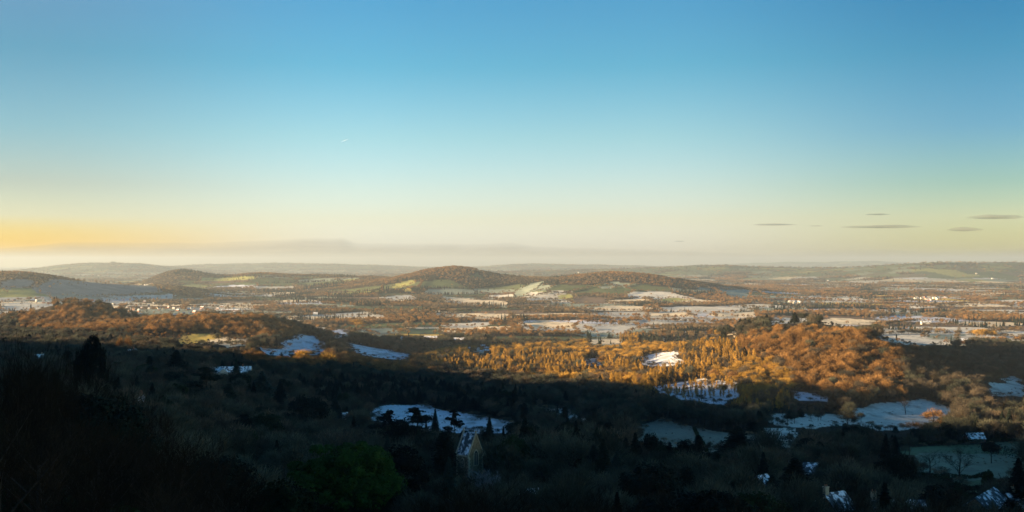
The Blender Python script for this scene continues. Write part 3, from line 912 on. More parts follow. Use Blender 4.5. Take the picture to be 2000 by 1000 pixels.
# ================================================================== buildings
M_STONE = plain_mat('rubble_stone', (0.09, 0.07, 0.045), (0.22, 0.17, 0.11), 2.2, bump=0.4)
M_DRESSED = plain_mat('dressed_stone', (0.32, 0.27, 0.19), (0.42, 0.36, 0.27), 1.5)
M_BRICK = plain_mat('brick_wall', (0.16, 0.075, 0.05), (0.26, 0.13, 0.09), 1.4)
M_RENDER = plain_mat('cream_render', (0.55, 0.50, 0.42), (0.68, 0.64, 0.56), 0.7)
M_SLATE = plain_mat('slate', (0.05, 0.055, 0.065), (0.10, 0.105, 0.12), 1.6)
M_SNOWROOF = plain_mat('snow_on_slate', (0.09, 0.095, 0.11), (0.82, 0.84, 0.88), 0.55, lo=0.42, hi=0.54)
M_PATCHROOF = plain_mat('patchy_snow_on_slate', (0.06, 0.07, 0.085), (0.70, 0.74, 0.80), 0.6, lo=0.50, hi=0.60)
M_GLASS = plain_mat('window_glass', (0.012, 0.014, 0.018), rough=0.12)
M_DARK = plain_mat('louvres', (0.02, 0.02, 0.022), (0.05, 0.05, 0.05), 8.0)
M_WOODTRIM = plain_mat('white_trim', (0.6, 0.6, 0.58))
M_POT = plain_mat('clay_pot', (0.28, 0.12, 0.07), (0.36, 0.18, 0.10), 5.0)
M_LEAD = plain_mat('lead', (0.13, 0.14, 0.16), (0.22, 0.23, 0.25), 2.0)


class MB:
    def __init__(self):
        self.v = []; self.f = []

    def poly(self, pts, faces):
        o = len(self.v)
        self.v += [tuple(p) for p in pts]
        self.f += [tuple(i + o for i in f) for f in faces]

    def box(self, x0, x1, y0, y1, z0, z1):
        self.poly([(x, y, z) for z in (z0, z1) for x, y in ((x0, y0), (x1, y0), (x1, y1), (x0, y1))],
                  [(0, 3, 2, 1), (4, 5, 6, 7), (0, 1, 5, 4), (1, 2, 6, 5), (2, 3, 7, 6), (3, 0, 4, 7)])

    def prism(self, outline, axis, a, b):
        """extrude a (u, z) outline along x or y from a to b"""
        n = len(outline)
        P = lambda t: [((t, u, z) if axis == 'x' else (u, t, z)) for u, z in outline]
        fs = [tuple(range(n)), tuple(range(2 * n - 1, n - 1, -1))]
        fs += [(i, i + n, (i + 1) % n + n, (i + 1) % n) for i in range(n)]
        self.poly(P(a) + P(b), fs)

    def build(self, name, mat, parent=None):
        me = bpy.data.meshes.new(name)
        me.from_pydata(self.v, [], self.f)
        import bmesh
        bm = bmesh.new(); bm.from_mesh(me); bmesh.ops.recalc_face_normals(bm, faces=bm.faces); bm.to_mesh(me); bm.free()
        me.materials.append(mat)
        return link(name, me, parent)


def gable_wall(mb, L, Wd, eave, ridge, base=-3.0):
    mb.prism([(-Wd / 2, base), (Wd / 2, base), (Wd / 2, eave), (0, ridge), (-Wd / 2, eave)], 'x', -L / 2, L / 2)


def roof_slabs(mb, L, Wd, eave, ridge, over=0.35, th=0.18):
    s = (ridge - eave) / (Wd / 2)
    e = Wd / 2 + over
    for sg in (-1, 1):
        mb.prism([(sg * e, eave - s * over + 0.03), (0, ridge + 0.03), (0, ridge + th + 0.06), (sg * e, eave - s * over + th + 0.03)], 'x', -L / 2 - over * 0.7, L / 2 + over * 0.7)


def house(label, x, y, L, Wd, ridge, rz, wall_mat, roof_mat, chimneys=(0.4,), cat='house', name='house', group=None, windows=True, pitch=0.42, base=None, wing=None, sink=0.0):
    z = float(ground_z(x, y)) if base is None else base
    t = empty(name, (x, y, z - sink), rz); tag(t, label, cat, group)
    eave = ridge - Wd * pitch
    m = MB(); gable_wall(m, L, Wd, eave, ridge, -9.0)
    if wing:
        wx, wl, ww = wing
        e2 = ridge - 0.6 - ww * pitch
        m.prism([(wx - ww / 2, -3), (wx + ww / 2, -3), (wx + ww / 2, e2), (wx, ridge - 0.6), (wx - ww / 2, e2)], 'y', -Wd / 2 - wl, -0.5)
    m.build('wall', wall_mat, t)
    r = MB(); roof_slabs(r, L, Wd, eave, ridge)
    if wing:
        s = pitch * 2; o = 0.3
        for sg in (-1, 1):
            r.prism([(wx + sg * (ww / 2 + o), e2 - s * o + 0.03), (wx, ridge - 0.57), (wx, ridge - 0.38), (wx + sg * (ww / 2 + o), e2 - s * o + 0.21)], 'y', -Wd / 2 - wl - 0.3, -0.3)
    ro = r.build('roof', roof_mat, t)
    for c in chimneys:
        cm = MB(); cx = c * L
        cm.box(cx - 0.55, cx + 0.55, -0.4, 0.4, ridge - 1.2, ridge + 1.5); cm.box(cx - 0.65, cx + 0.65, -0.5, 0.5, ridge + 1.5, ridge + 1.68)
        co = cm.build('chimney', M_BRICK if wall_mat is not M_STONE else M_DRESSED, ro)
        for q in (-0.28, 0.28):
            pm = MB()
            a = [i * PI / 3 for i in range(6)]
            pm.poly([(cx + q + 0.14 * math.cos(k), 0.14 * math.sin(k), zz) for zz in (ridge + 1.68, ridge + 2.15) for k in a],
                    [(i, (i + 1) % 6, (i + 1) % 6 + 6, i + 6) for i in range(6)] + [tuple(range(6, 12))])
            pm.build('chimney_pot', M_POT, ro)
    if windows:
        nw = max(2, int(L / 3.2)); fl = [0.9] + ([3.6] if eave > 5.2 else [])
        for zf in fl:
            for i in range(nw):
                cx = -L / 2 + L * (i + 0.5) / nw
                if zf < 1 and i == nw // 2:
                    d = MB(); d.box(cx - 0.5, cx + 0.5, -Wd / 2 - 0.06, -Wd / 2 + 0.02, 0.0, 2.1); d.build('door', M_DARK, t)
                    continue
                f = MB(); yy = -Wd / 2
                f.box(cx - 0.62, cx + 0.62, yy - 0.05, yy + 0.02, zf + 1.22, zf + 1.32); f.box(cx - 0.7, cx + 0.7, yy - 0.12, yy + 0.02, zf - 0.1, zf - 0.0)
                f.box(cx - 0.62, cx - 0.54, yy - 0.05, yy + 0.02, zf, zf + 1.22); f.box(cx + 0.54, cx + 0.62, yy - 0.05, yy + 0.02, zf, zf + 1.22); f.box(cx - 0.03, cx + 0.03, yy - 0.05, yy + 0.02, zf, zf + 1.22)
                w = MB(); w.box(cx - 0.54, cx + 0.54, yy - 0.025, yy + 0.02, zf, zf + 1.22)
                wo = w.build('window', M_GLASS, t); f.build('frame', M_WOODTRIM, wo)
    return t


def house_px(label, px, row, d, Lpx, rz, wall, roof, chimneys=(0.4,), Wd=7.5, r0=6.5, r1=9.5, view=True, **k):
    best = None
    for dd in np.arange(max(165, d * 0.6), 900, 5.0):
        rr_ = CAM_Z - (row - EYE) / FPX * dd - float(ground_z((px - 1000) / FPX * dd, dd))
        c = abs(dd - d) / d + 0.2 * max(0, r0 - rr_, rr_ - r1)
        if best is None or c < best[0]:
            best = (c, float(dd))
    d = best[1]
    x = (px - 1000) / FPX * d
    g = float(ground_z(x, d)); ridge = CAM_Z - (row - EYE) / FPX * d - g
    base = None
    if ridge < 5.0:
        base = g + ridge - 5.0 ; ridge = 5.0
    if ridge > 11:
        base = g + ridge - 11; ridge = 11
    L = Lpx / FPX * d
    KEEP_CLEAR.append((x, d, max(L, Wd) * 0.62 + 1))
    if view:
        CLEAR_VIEW.append((px, row, Lpx * 0.5, d))
    return house(label, x, d, L, Wd, ridge, rz, wall, roof, chimneys, base=base, **k)


CLEAR_VIEW = []
house_px('long snow covered roof of a pale house under the dark cedars', 450, 716, 560, 80, 0.12, M_RENDER, M_SNOWROOF, (-0.35, 0.3), Wd=10, wing=(-4, 3.0, 6.5), name='long_house')
house_px('small house with a pinkish snowy roof on the shaded left slope', 245, 718, 480, 30, 0.2, M_BRICK, M_PATCHROOF, (0.3,), Wd=6.5, view=False, name='cottage')
house_px('house corner with a snowy roof low among shaded left trees', 272, 773, 330, 18, 0.5, M_BRICK, M_SNOWROOF, (0.2,), Wd=6, name='cottage')
house_px('snowy roofed house half hidden by trees left of the bright green evergreen', 490, 868, 320, 60, -0.35, M_STONE, M_PATCHROOF, (), Wd=7.5, r0=5, view=False)
house_px('low snowy roof under trees below the half hidden snowy house', 505, 915, 260, 46, 0.3, M_STONE, M_PATCHROOF, (), Wd=6.5, r0=5, view=False, name='cottage')
house_px('small pale house with a snowy gable beneath the frosted tree', 1035, 956, 215, 34, 0.5, M_RENDER, M_SNOWROOF, (), Wd=5.5, view=False, name='cottage')
house_px('snow patched roof beside the black conifer mass', 1487, 928, 240, 30, 0.7, M_STONE, M_PATCHROOF, (), Wd=6.5, name='cottage')
house_px('chimneyed stone house with a snowy roof below the black conifer mass', 1628, 962, 188, 52, 0.5, M_STONE, M_PATCHROOF, (-0.42,), Wd=7)
house_px('wide slate roofed house with bright snow patches and a stone chimney', 1752, 976, 185, 98, -0.12, M_STONE, M_PATCHROOF, (-0.46,), Wd=8.5, wing=(3, 3, 5.5), view=False)
house_px('large corner house with snow stripes on a dark roof beside the lawn', 1922, 962, 215, 122, 0.85, M_STONE, M_PATCHROOF, (), Wd=10, name='large_house')
house_px('stone house with a tall square stack at the lawn corner', 1990, 962, 172, 60, 0.25, M_STONE, M_SNOWROOF, (-0.2,), Wd=8)
house_px('brick house with a snow patched roof among shaded trees high on the left slope', 258, 682, 640, 24, 1.2, M_BRICK, M_PATCHROOF, (0.2,), Wd=8, view=False)
house_px('pale gabled cottage beside the brick house high on the shaded left slope', 206, 688, 620, 18, 1.3, M_RENDER, M_PATCHROOF, (), Wd=6, view=False, name='cottage')
house_px('snowy roof peeping over the black conifer mass, by the narrow conifer', 1542, 900, 330, 26, 0.15, M_STONE, M_PATCHROOF, (), Wd=7, name='cottage')
house_px('snowy roof peeping out behind the flank of the black conifer mass', 1582, 904, 320, 26, -0.3, M_STONE, M_PATCHROOF, (), Wd=7, name='cottage')
house_px('low white roof beneath the single golden bush', 1902, 845, 600, 34, 0.05, M_BRICK, M_SNOWROOF, (), Wd=7, r0=5, r1=6.5, view=False, name='cottage')
house_px('snowy roof glimpsed through the bare twigs, higher of two on the slope', 76, 692, 700, 20, 0.4, M_STONE, M_SNOWROOF, (0.3,), Wd=7, name='cottage')
house_px('snowy roof glimpsed through the bare twigs, lower of two on the slope', 96, 705, 640, 16, -0.3, M_STONE, M_SNOWROOF, (), Wd=6.5, view=False, name='cottage')
house_px('roof ridge with snow just under the snow strip cedars', 672, 806, 520, 16, 0.8, M_RENDER, M_SNOWROOF, (), Wd=6, name='cottage')


# ---- church tower -------------------------------------------------------------
def arch(cx, z0, w, h, n=7):
    """pointed arch outline in (u, z)"""
    sp = z0 + h - w * 0.95
    R = w
    pts = [(cx - w / 2, z0), (cx + w / 2, z0), (cx + w / 2, sp)]
    for i in range(1, n):
        a = i / n * PI / 3
        pts.append((cx - w / 2 + R * math.cos(a), sp + R * math.sin(a)))
    pts.append((cx, sp + R * math.sin(PI / 3)))
    for i in range(n - 1, 0, -1):
        a = i / n * PI / 3
        pts.append((cx + w / 2 - R * math.cos(a), sp + R * math.sin(a)))
    pts.append((cx - w / 2, sp))
    return pts


def church_tower():
    d = 277.0; x = (917.5 - 1000) / FPX * d
    g = float(ground_z(x, d))
    E = 106.9 - g; A = 112.6 - g; s = 5.2; h = s / 2
    t = empty('church_tower', (x, d, g), math.radians(-46))
    tag(t, 'stone church tower with a steep snow dusted saddleback roof rising from dark trees', 'church tower')
    KEEP_CLEAR.append((x, d, 5.5)); CLEAR_VIEW.append((918, 846, 26, d)); CLEAR_VIEW.append((918, 880, 28, d))
    m = MB(); gable_wall(m, s, s, E, A - 0.25); m.build('wall', M_STONE, t)
    r = MB(); sl = (A - 0.25 - E) / h
    for sg in (-1, 1):
        r.prism([(sg * (h + 0.12), E - sl * 0.12 + 0.03), (0, A - 0.22), (0, A - 0.02), (sg * (h + 0.12), E - sl * 0.12 + 0.25)], 'x', -h + 0.32, h - 0.32)
    r.build('roof', M_PATCHROOF, t)
    for xs in (-1, 1):       # raised coping over each gable with a stone finial
        c = MB(); x0, x1 = (xs * h - 0.3, xs * h + 0.12) if xs > 0 else (xs * h - 0.12, xs * h + 0.3)
        for sg in (-1, 1):
            c.prism([(sg * (h + 0.3), E - 0.55), (0, A), (0, A + 0.35), (sg * (h + 0.3), E - 0.05)], 'x', x0, x1)
        c.box(x0, x1, h + 0.05, h + 0.42, E - 0.75, E + 0.25); c.box(x0, x1, -h - 0.42, -h - 0.05, E - 0.75, E + 0.25)
        cp = c.build('coping', M_DRESSED, t)
        f = MB(); xm = (x0 + x1) / 2
        f.box(xm - 0.13, xm + 0.13, -0.13, 0.13, A + 0.3, A + 0.95); f.box(xm - 0.1, xm + 0.1, -0.3, 0.3, A + 0.62, A + 0.8)
        f.build('finial', M_DRESSED, cp)
    for ys in (-1, 1):       # eaves course
        e = MB(); y0, y1 = sorted((ys * (h - 0.02), ys * (h + 0.2)))
        e.box(-h + 0.3, h - 0.3, y0, y1, E - 0.5, E - 0.12)
        e.build('eaves_course', M_DRESSED, t)
    q = MB()
    for cx, cy in ((-1, -1), (1, -1), (1, 1), (-1, 1)):
        z = -2.0; k = 0
        while z < E - 0.6:
            lx, ly = (0.55, 0.3) if k % 2 else (0.3, 0.55)
            x0, x1 = sorted((cx * (h + 0.05), cx * (h - lx))); y0, y1 = sorted((cy * (h + 0.05), cy * (h - ly)))
            q.box(x0, x1, y0, y1, z, z + 0.4); z += 0.43; k += 1
    q.build('quoins', M_DRESSED, t)
    # bell openings: tall on the gable sides, small under the eaves
    for axis, sg, w, hh, z0 in (('x', 1, 1.35, 4.2, E - 2.9), ('x', -1, 1.35, 4.2, E - 2.9), ('y', -1, 1.0, 2.5, E - 3.5), ('y', 1, 1.0, 2.5, E - 3.5)):
        o = MB(); a, b = (sg * (h + 0.09), sg * (h - 0.3))
        inn = arch(0, z0, w, hh); outr = arch(0, z0 - 0.12, w + 0.44, hh + 0.45)
        # surround: ring between two arches
        n = len(inn)
        for tt in (a,):
            P = lambda pts, v: [((v, u, z) if axis == 'x' else (u, v, z)) for u, z in pts]
            o.poly(P(outr, a) + P(inn, a) + P(outr, sg * (h - 0.02)) + P(inn, sg * (h - 0.02)),
                   [(i, (i + 1) % n, (i + 1) % n + n, i + n) for i in range(n)] + [(i + n, (i + 1) % n + n, (i + 1) % n + 3 * n, i + 3 * n) for i in range(n)] + [(i, (i + 1) % n, (i + 1) % n + 2 * n, i + 2 * n) for i in range(n)])
        wnd = MB(); wnd.prism(inn, axis, sg * (h + 0.02), sg * (h - 0.1))
        wo = wnd.build('window', M_DARK, t)
        o.build('surround', M_DRESSED, wo)
        mu = MB(); lo, hi = sorted((sg * (h + 0.025), sg * (h + 0.085)))
        (mu.box(lo, hi, -0.07, 0.07, z0, z0 + hh * 0.8) if axis == 'x' else mu.box(-0.07, 0.07, lo, hi, z0, z0 + hh * 0.8))
        mu.build('mullion', M_DRESSED, wo)


church_tower()

# ---- houses far out on the plain ----------------------------------------------
def small_house_protos():
    out = []
    for wm, rm, L, Wd, R in ((M_RENDER, M_SNOWROOF, 11, 7.5, 8), (M_BRICK, M_PATCHROOF, 12, 8, 8.5), (M_RENDER, M_PATCHROOF, 9, 7, 7.5), (M_BRICK, M_SNOWROOF, 15, 8, 8)):
        a = MB(); gable_wall(a, L, Wd, R - Wd * 0.42, R)
        b = MB(); roof_slabs(b, L, Wd, R - Wd * 0.42, R)
        ao = a.build('wall', wm); bo = b.build('roof', rm)
        out.append((ao.data, bo.data))
        bpy.data.objects.remove(ao); bpy.data.objects.remove(bo)
    return out


SMALL = small_house_protos()


def far_house(px, row, label, group, k=None, sc=1.0, rz=None, name='house', cat='house', stretch=1.0):
    p = hit([px], [row], 0.0, 2300.0 if row < 620 else 1500.0)[0]
    pr = SMALL[random.randrange(4) if k is None else k]
    t = empty(name, (p[0], p[1], float(ground_z(p[0], p[1]))), random.uniform(-0.6, 0.6) if rz is None else rz, (sc * stretch, sc, sc))
    tag(t, label, cat, group)
    for nm, me in (('wall', pr[0]), ('roof', pr[1])):
        link(nm, me, t)
    KEEP_CLEAR.append((p[0], p[1], 12 * sc * max(1, stretch)))
    CLEAR_VIEW.append((px, row - 5, 5 * sc * max(1, stretch), p[1]))
    return t


rv = random.Random(5)
for i in range(46):
    px = rv.gauss(300, 62); row = 604 + rv.gauss(0, 5.5) + (px - 300) * 0.01
    far_house(px, row, 'small house of the village beyond the left wooded dome', 'village houses beyond the left dome', sc=rv.uniform(0.6, 0.9))
for i in range(9):
    far_house(955 + rv.gauss(0, 22), 683 + rv.gauss(0, 3), 'snowy roofed house in the hamlet behind the golden wood', 'hamlet houses behind the golden wood', k=3 if i % 2 else 0, sc=rv.uniform(0.5, 0.7))
for i in range(14):
    far_house(rv.uniform(1730, 1850), 585 + rv.gauss(0, 2.0), 'pale house in the line of houses on the plain beyond the right woods', 'houses on the plain beyond the right woods', sc=rv.uniform(0.8, 1.1))
for i in range(7):
    far_house(1550 + rv.gauss(0, 7), 590 + rv.gauss(0, 1.5), 'white building in the tight cluster under the far end of the long wooded ridge', 'white cluster on the plain', k=0, sc=rv.uniform(0.9, 1.3))
for i in range(8):
    far_house(rv.uniform(20, 100), 590 + rv.gauss(0, 2), 'pale house on the far left plain under the long frosty slope', 'houses under the long frosty slope', sc=rv.uniform(0.7, 1.0))
for px, row, lb, nm, ct, k, sc, st in [
    (1808, 633, 'long orange lit barn on the plain behind the right hill', 'barn', 'barn', 0, 0.95, 2.4),
    (1432, 657, 'pair of bright white cottages behind the golden wood, in one roof line', 'cottage', 'house', 0, 0.9, 1.5),
    (1122, 570 + 48, 'white farmhouse by the peach coloured field', 'farmhouse', 'house', 0, 1.1, 1.0),
    (1882, 671, 'red brick farm building with snowy roof below the round golden copse', 'farm_building', 'farm building', 3, 1.2, 1.4),
    (785, 664, 'white house among dark trees by the blue field', 'farmhouse', 'house', 0, 0.8, 1.0),
    (840, 664, 'long low pale roofed shed beside the blue field', 'farm_shed', 'farm building', 3, 1.0, 3.2),
    (895, 668, 'second long low shed with an orange glow on its roof', 'farm_shed', 'farm building', 3, 1.0, 2.4),
    (616, 616, 'white farmhouse on the plain by the brown woods', 'farmhouse', 'house', 0, 1.2, 1.0),
    (1617, 549, 'white house on the far slope under the broad ridge', 'farmhouse', 'house', 0, 1.2, 1.0),
    (1938, 545, 'bright white house high on the far right ridge', 'farmhouse', 'house', 0, 1.2, 1.0),
    (1907, 535, 'tiny white house near the crest of the far right ridge', 'farmhouse', 'house', 0, 1.1, 1.0),
    (1130, 533, 'white speck of a house on the far ridge behind the wooded hill', 'farmhouse', 'house', 0, 1.4, 1.0),
    (450, 608, 'long white roofed works beside the left village', 'farm_shed', 'farm building', 3, 0.9, 4.0),
]:
    far_house(px, row, lb, None, k, sc, 0.1, nm, ct, st)


# ================================================================== woods
def px_poly(pts, lift=7.0):
    P = hit([p[0] for p in pts], [p[1] for p in pts], lift)
    return P[:, :2]


Z_GOLD = px_poly([(826, 694), (880, 684), (960, 674), (1080, 672), (1200, 668), (1330, 664), (1430, 662), (1470, 690), (1540, 720), (1545, 790), (1440, 800), (1320, 775), (1180, 752), (1060, 742), (940, 730), (840, 712)])
Z_HILL = px_poly([(1385, 690), (1430, 662), (1520, 640), (1600, 636), (1690, 648), (1760, 686), (1850, 738), (1920, 800), (1760, 790), (1640, 770), (1545, 760), (1530, 715), (1470, 690)])
Z_RIGHT = px_poly([(1740, 690), (1860, 690), (2100, 690), (2100, 800), (1930, 795), (1850, 735)])
Z_LEFTWOOD = px_poly([(262, 648), (300, 622), (420, 616), (560, 632), (600, 655), (500, 664), (430, 652), (340, 654), (280, 664)])
Z_FRINGE = px_poly([(470, 694), (560, 690), (700, 690), (830, 698), (850, 730), (700, 716), (560, 714), (470, 706)])
Z_DARK = px_poly([(590, 745), (700, 733), (840, 742), (970, 768), (1030, 800), (930, 794), (830, 784), (720, 788), (630, 790)])
Z_DOME = px_poly([(20, 612), (80, 606), (150, 592), (215, 602), (290, 625), (280, 650), (180, 648), (40, 640)])
POPLAR_LINES = []


def scatter(n, r0, r1, a=31.0, seed=1):
    rg = np.random.default_rng(seed)
    r = np.sqrt(rg.uniform(r0 * r0, r1 * r1, n)); th = rg.uniform(-math.radians(a), math.radians(a), n)
    return r * np.sin(th), r * np.cos(th)


def thin(x, y, s):
    """keep at most one point per cell of size s(r), jittered"""
    r = np.hypot(x, y)
    key = (np.floor(x / s).astype(np.int64) << 24) ^ (np.floor(y / s).astype(np.int64) & 0xffffff)
    _, i = np.unique(key, return_index=True)
    return np.sort(i)


clear = np.array(KEEP_CLEAR)
view = np.array(CLEAR_VIEW)


def covers_field(x, y, H, frac=0.2, named=None):
    """does the upper part of a tree stand before one of the open fields, as seen from the viewpoint"""
    out = np.zeros(x.shape, bool)
    for fr in (0.9, 0.5):
        px, row = px_of(x, y, ground_z(x, y) + H * fr)
        for pts, c, dn in FIELD_PX:
            if dn <= 0.21:
                out |= in_poly(px, row, pts)
    return out


def blocks_building(x, y, H, Wd):
    out = np.zeros(x.shape, bool)
    ptop, rtop = px_of(x, y, ground_z(x, y) + H)
    for px, row, hw, d in view:
        out |= (np.abs(ptop - px) < hw * 0.8 + 0.2 * Wd / y * FPX) & (y < d) & (rtop < row + 5 + 900 / d)
    return out


def near_clear(x, y):
    out = np.zeros(x.shape, bool)
    for cx, cy, r in clear:
        out |= (x - cx) ** 2 + (y - cy) ** 2 < r * r
    return out


# ---------- the near valley
X, Y = scatter(155000, 48, 1900, a=37.0, seed=3)
i = thin(X, Y, 7.6); X, Y = X[i], Y[i]
_, wd, _, NM = land(X, Y)
keep = RNG.uniform(0, 1, len(X)) < wd
X, Y, NM = X[keep], Y[keep], NM[keep]
R = np.hypot(X, Y)
H = RNG.uniform(8.0, 16.5, len(X)) * np.interp(fbm(X / 60.0, Y / 60.0, 131, 2), [0.25, 0.75], [0.8, 1.15])
px, row = px_of(X, Y, ground_z(X, Y) + H)
# the trees just below the viewpoint stay under its sight line
lim = np.interp(px, [0, 120, 260, 420, 560, 700, 1500, 1700, 2000], [690, 720, 790, 850, 900, 910, 900, 900, 930])
nearby = R < 260
maxH = CAM_Z - (lim - EYE) / FPX * Y - ground_z(X, Y)
maxH = np.where((px > 560) & (px < 790) & (Y < 190), CAM_Z - (985 - EYE) / FPX * Y - ground_z(X, Y), maxH)
maxH = np.where(maxH > 0, np.minimum(maxH, np.maximum(4.6, maxH * RNG.uniform(0.55, 1.02, len(X)))), maxH)
H = np.where(nearby, np.minimum(H, maxH), H)
ok = H > 4.5
cf = covers_field(X, Y, H)
H = np.where(cf, H * 0.42, H)
H = np.where(NM, RNG.uniform(5.0, 10.0, len(X)), H)
ok &= ~(cf & ~NM & covers_field(X, Y, H) & (RNG.uniform(0, 1, len(X)) < 0.8))
# low scrub only where taller trees would take the sun off the stubble field
for tl in (22.0, 48.0, 75.0, 100.0):
    sh = in_poly(X + TRAVEL.x * tl, Y + TRAVEL.y * tl, FIELDS[2][0])
    H = np.where(sh & ~NM, np.minimum(H, 1.2 + tl * 0.09), H)
ok &= (H > 2.4)
ok &= ~near_clear(X, Y)
ok &= ~blocks_building(X, Y, H, H * 0.8)
X, Y, H, R = X[ok], Y[ok], H[ok], R[ok]
inG = in_poly(X, Y, Z_GOLD); inH = in_poly(X, Y, Z_HILL) & ~inG; inR = in_poly(X, Y, Z_RIGHT) & ~inG & ~inH
inL = in_poly(X, Y, Z_LEFTWOOD) | in_poly(X, Y, Z_FRINGE); inD = in_poly(X, Y, Z_DOME) & ~inL
u = RNG.uniform(0, 1, len(X))
zone = np.where(inG, 1, np.where(inH, 2, np.where(inR, 3, np.where(inL, 4, np.where(inD, 5, 0)))))
px, row = px_of(X, Y, ground_z(X, Y) + H * 0.6)
isc = ((zone == 0) & (R > 120) & (((px < 760) & (u < 0.10)) | ((px >= 760) & (u < 0.09)))) | ((zone == 0) & in_poly(X, Y, Z_DARK) & (u < 0.7)) | ((zone > 0) & (u < 0.01))
zone = np.where((zone > 0) & (RNG.uniform(0, 1, len(X)) < np.where(zone == 2, 0.2, np.where(zone == 1, 0.24, 0.12))) | (zone == 3) | ((zone == 2) & (px > 1760)), 6, zone)  # darker twigs on the hill's right flank stand in for its shade

COUNT = {}


def budget(k, n):
    COUNT[k] = COUNT.get(k, 0) + 1
    return COUNT[k] <= n


REST = {}


def rest(kind, i, w):
    REST.setdefault(kind, []).append((X[i], Y[i], H[i], w))


order = np.argsort(R / H)
rg = random.Random(9)
for i in order:
    w = H[i] * rg.uniform(0.66, 0.86)
    x, y, h = float(X[i]), float(Y[i]), float(H[i])
    if isc[i]:
        dome = rg.random() < 0.5
        ww = h * (rg.uniform(0.65, 0.95) if dome else rg.uniform(0.36, 0.5))
        h *= 1.0 if dome else 1.15
        if budget('conifer', 260):
            place_tree(rg.choice(T_EVER + T_EVERG) if dome else rg.choice(T_CONE + T_CONEB + T_COL), 'evergreen_tree' if dome else 'conifer_tree', 'dark domed evergreen among the shaded bare trees of the near valley' if dome else 'dark pointed conifer among the shaded bare trees of the near valley', 'tree' if dome else 'conifer', 'domed evergreens among the shaded bare trees' if dome else 'conifers among the shaded bare trees', x, y, h, ww)
        else:
            rest('conifer', i, ww)
    elif zone[i] == 1:
        tall = fbm(np.array([x / 120.0]), np.array([y / 120.0]), 141, 2)[0] > 0.41
        if tall:
            ww = h * rg.uniform(0.24, 0.32)
            if budget('poplar', 280):
                place_tree(rg.choice(T_POPLAR), 'poplar_tree', 'slim upright golden bare tree in the sunlit plantation round the snow clearings', 'tree', 'slim golden plantation trees', x, y, h * 1.12, ww)
            else:
                rest('poplar', i, ww)
        elif budget('gold', 280):
            place_tree(rg.choice(T_GOLD + T_OAK[:1]), 'golden_tree', 'round golden bare tree in the sunlit wood across the valley', 'tree', 'round golden trees of the sunlit wood', x, y, h * 0.9, w)
        else:
            rest('gold', i, w)
    elif zone[i] == 6:
        rest('midb' if rg.random() < 0.7 else 'mid', i, w)
    elif zone[i] == 2:
        if budget('oak', 290):
            place_tree(rg.choice(T_OAK), 'broad_tree', 'round russet bare tree of the wood covering the right hand hill', 'tree', 'trees of the right hill wood', x, y, h, w * 1.1)
        else:
            rest('oak', i, w * 1.1)
    elif zone[i] in (4, 5):
        rest('oak', i, w * 1.15)
    else:
        if R[i] < 300:
            if budget('bare', 290):
                place_tree(rg.choice(T_NEAR if R[i] < 130 or rg.random() < 0.4 else T_MID), 'bare_tree', 'leafless dark tree of the shaded wood nearest below the viewpoint', 'tree', 'bare trees of the near shaded wood', x, y, h, w)
            else:
                rest('mid', i, w)
        else:
            if budget('bare', 290):
                place_tree(rg.choice(T_MID), 'bare_tree', 'leafless dark tree of the shaded wood nearest below the viewpoint', 'tree', 'bare trees of the near shaded wood', x, y, h, w)
            else:
                rest('mid' if rg.random() < 0.6 else 'midb', i, w)


# young plantation in rows on the planted snowy slope
A = hit([1285, 1432, 1300, 1440], [752, 748, 782, 776])[:, :2]
for rw in range(7):
    f = (rw + 0.5) / 7
    for cl in range(15):
        g = (cl + rg.uniform(0.1, 0.9)) / 15
        if rg.random() < 0.25:
            continue
        q = (A[0] * (1 - g) + A[1] * g) * (1 - f) + (A[2] * (1 - g) + A[3] * g) * f
        place_tree(rg.choice(T_POPLAR), 'sapling', 'thin young tree standing in the rows on the snowy planted slope', 'tree', 'young trees in rows on the snow', float(q[0]), float(q[1]), rg.uniform(4.5, 9.0), rg.uniform(2.0, 3.2))


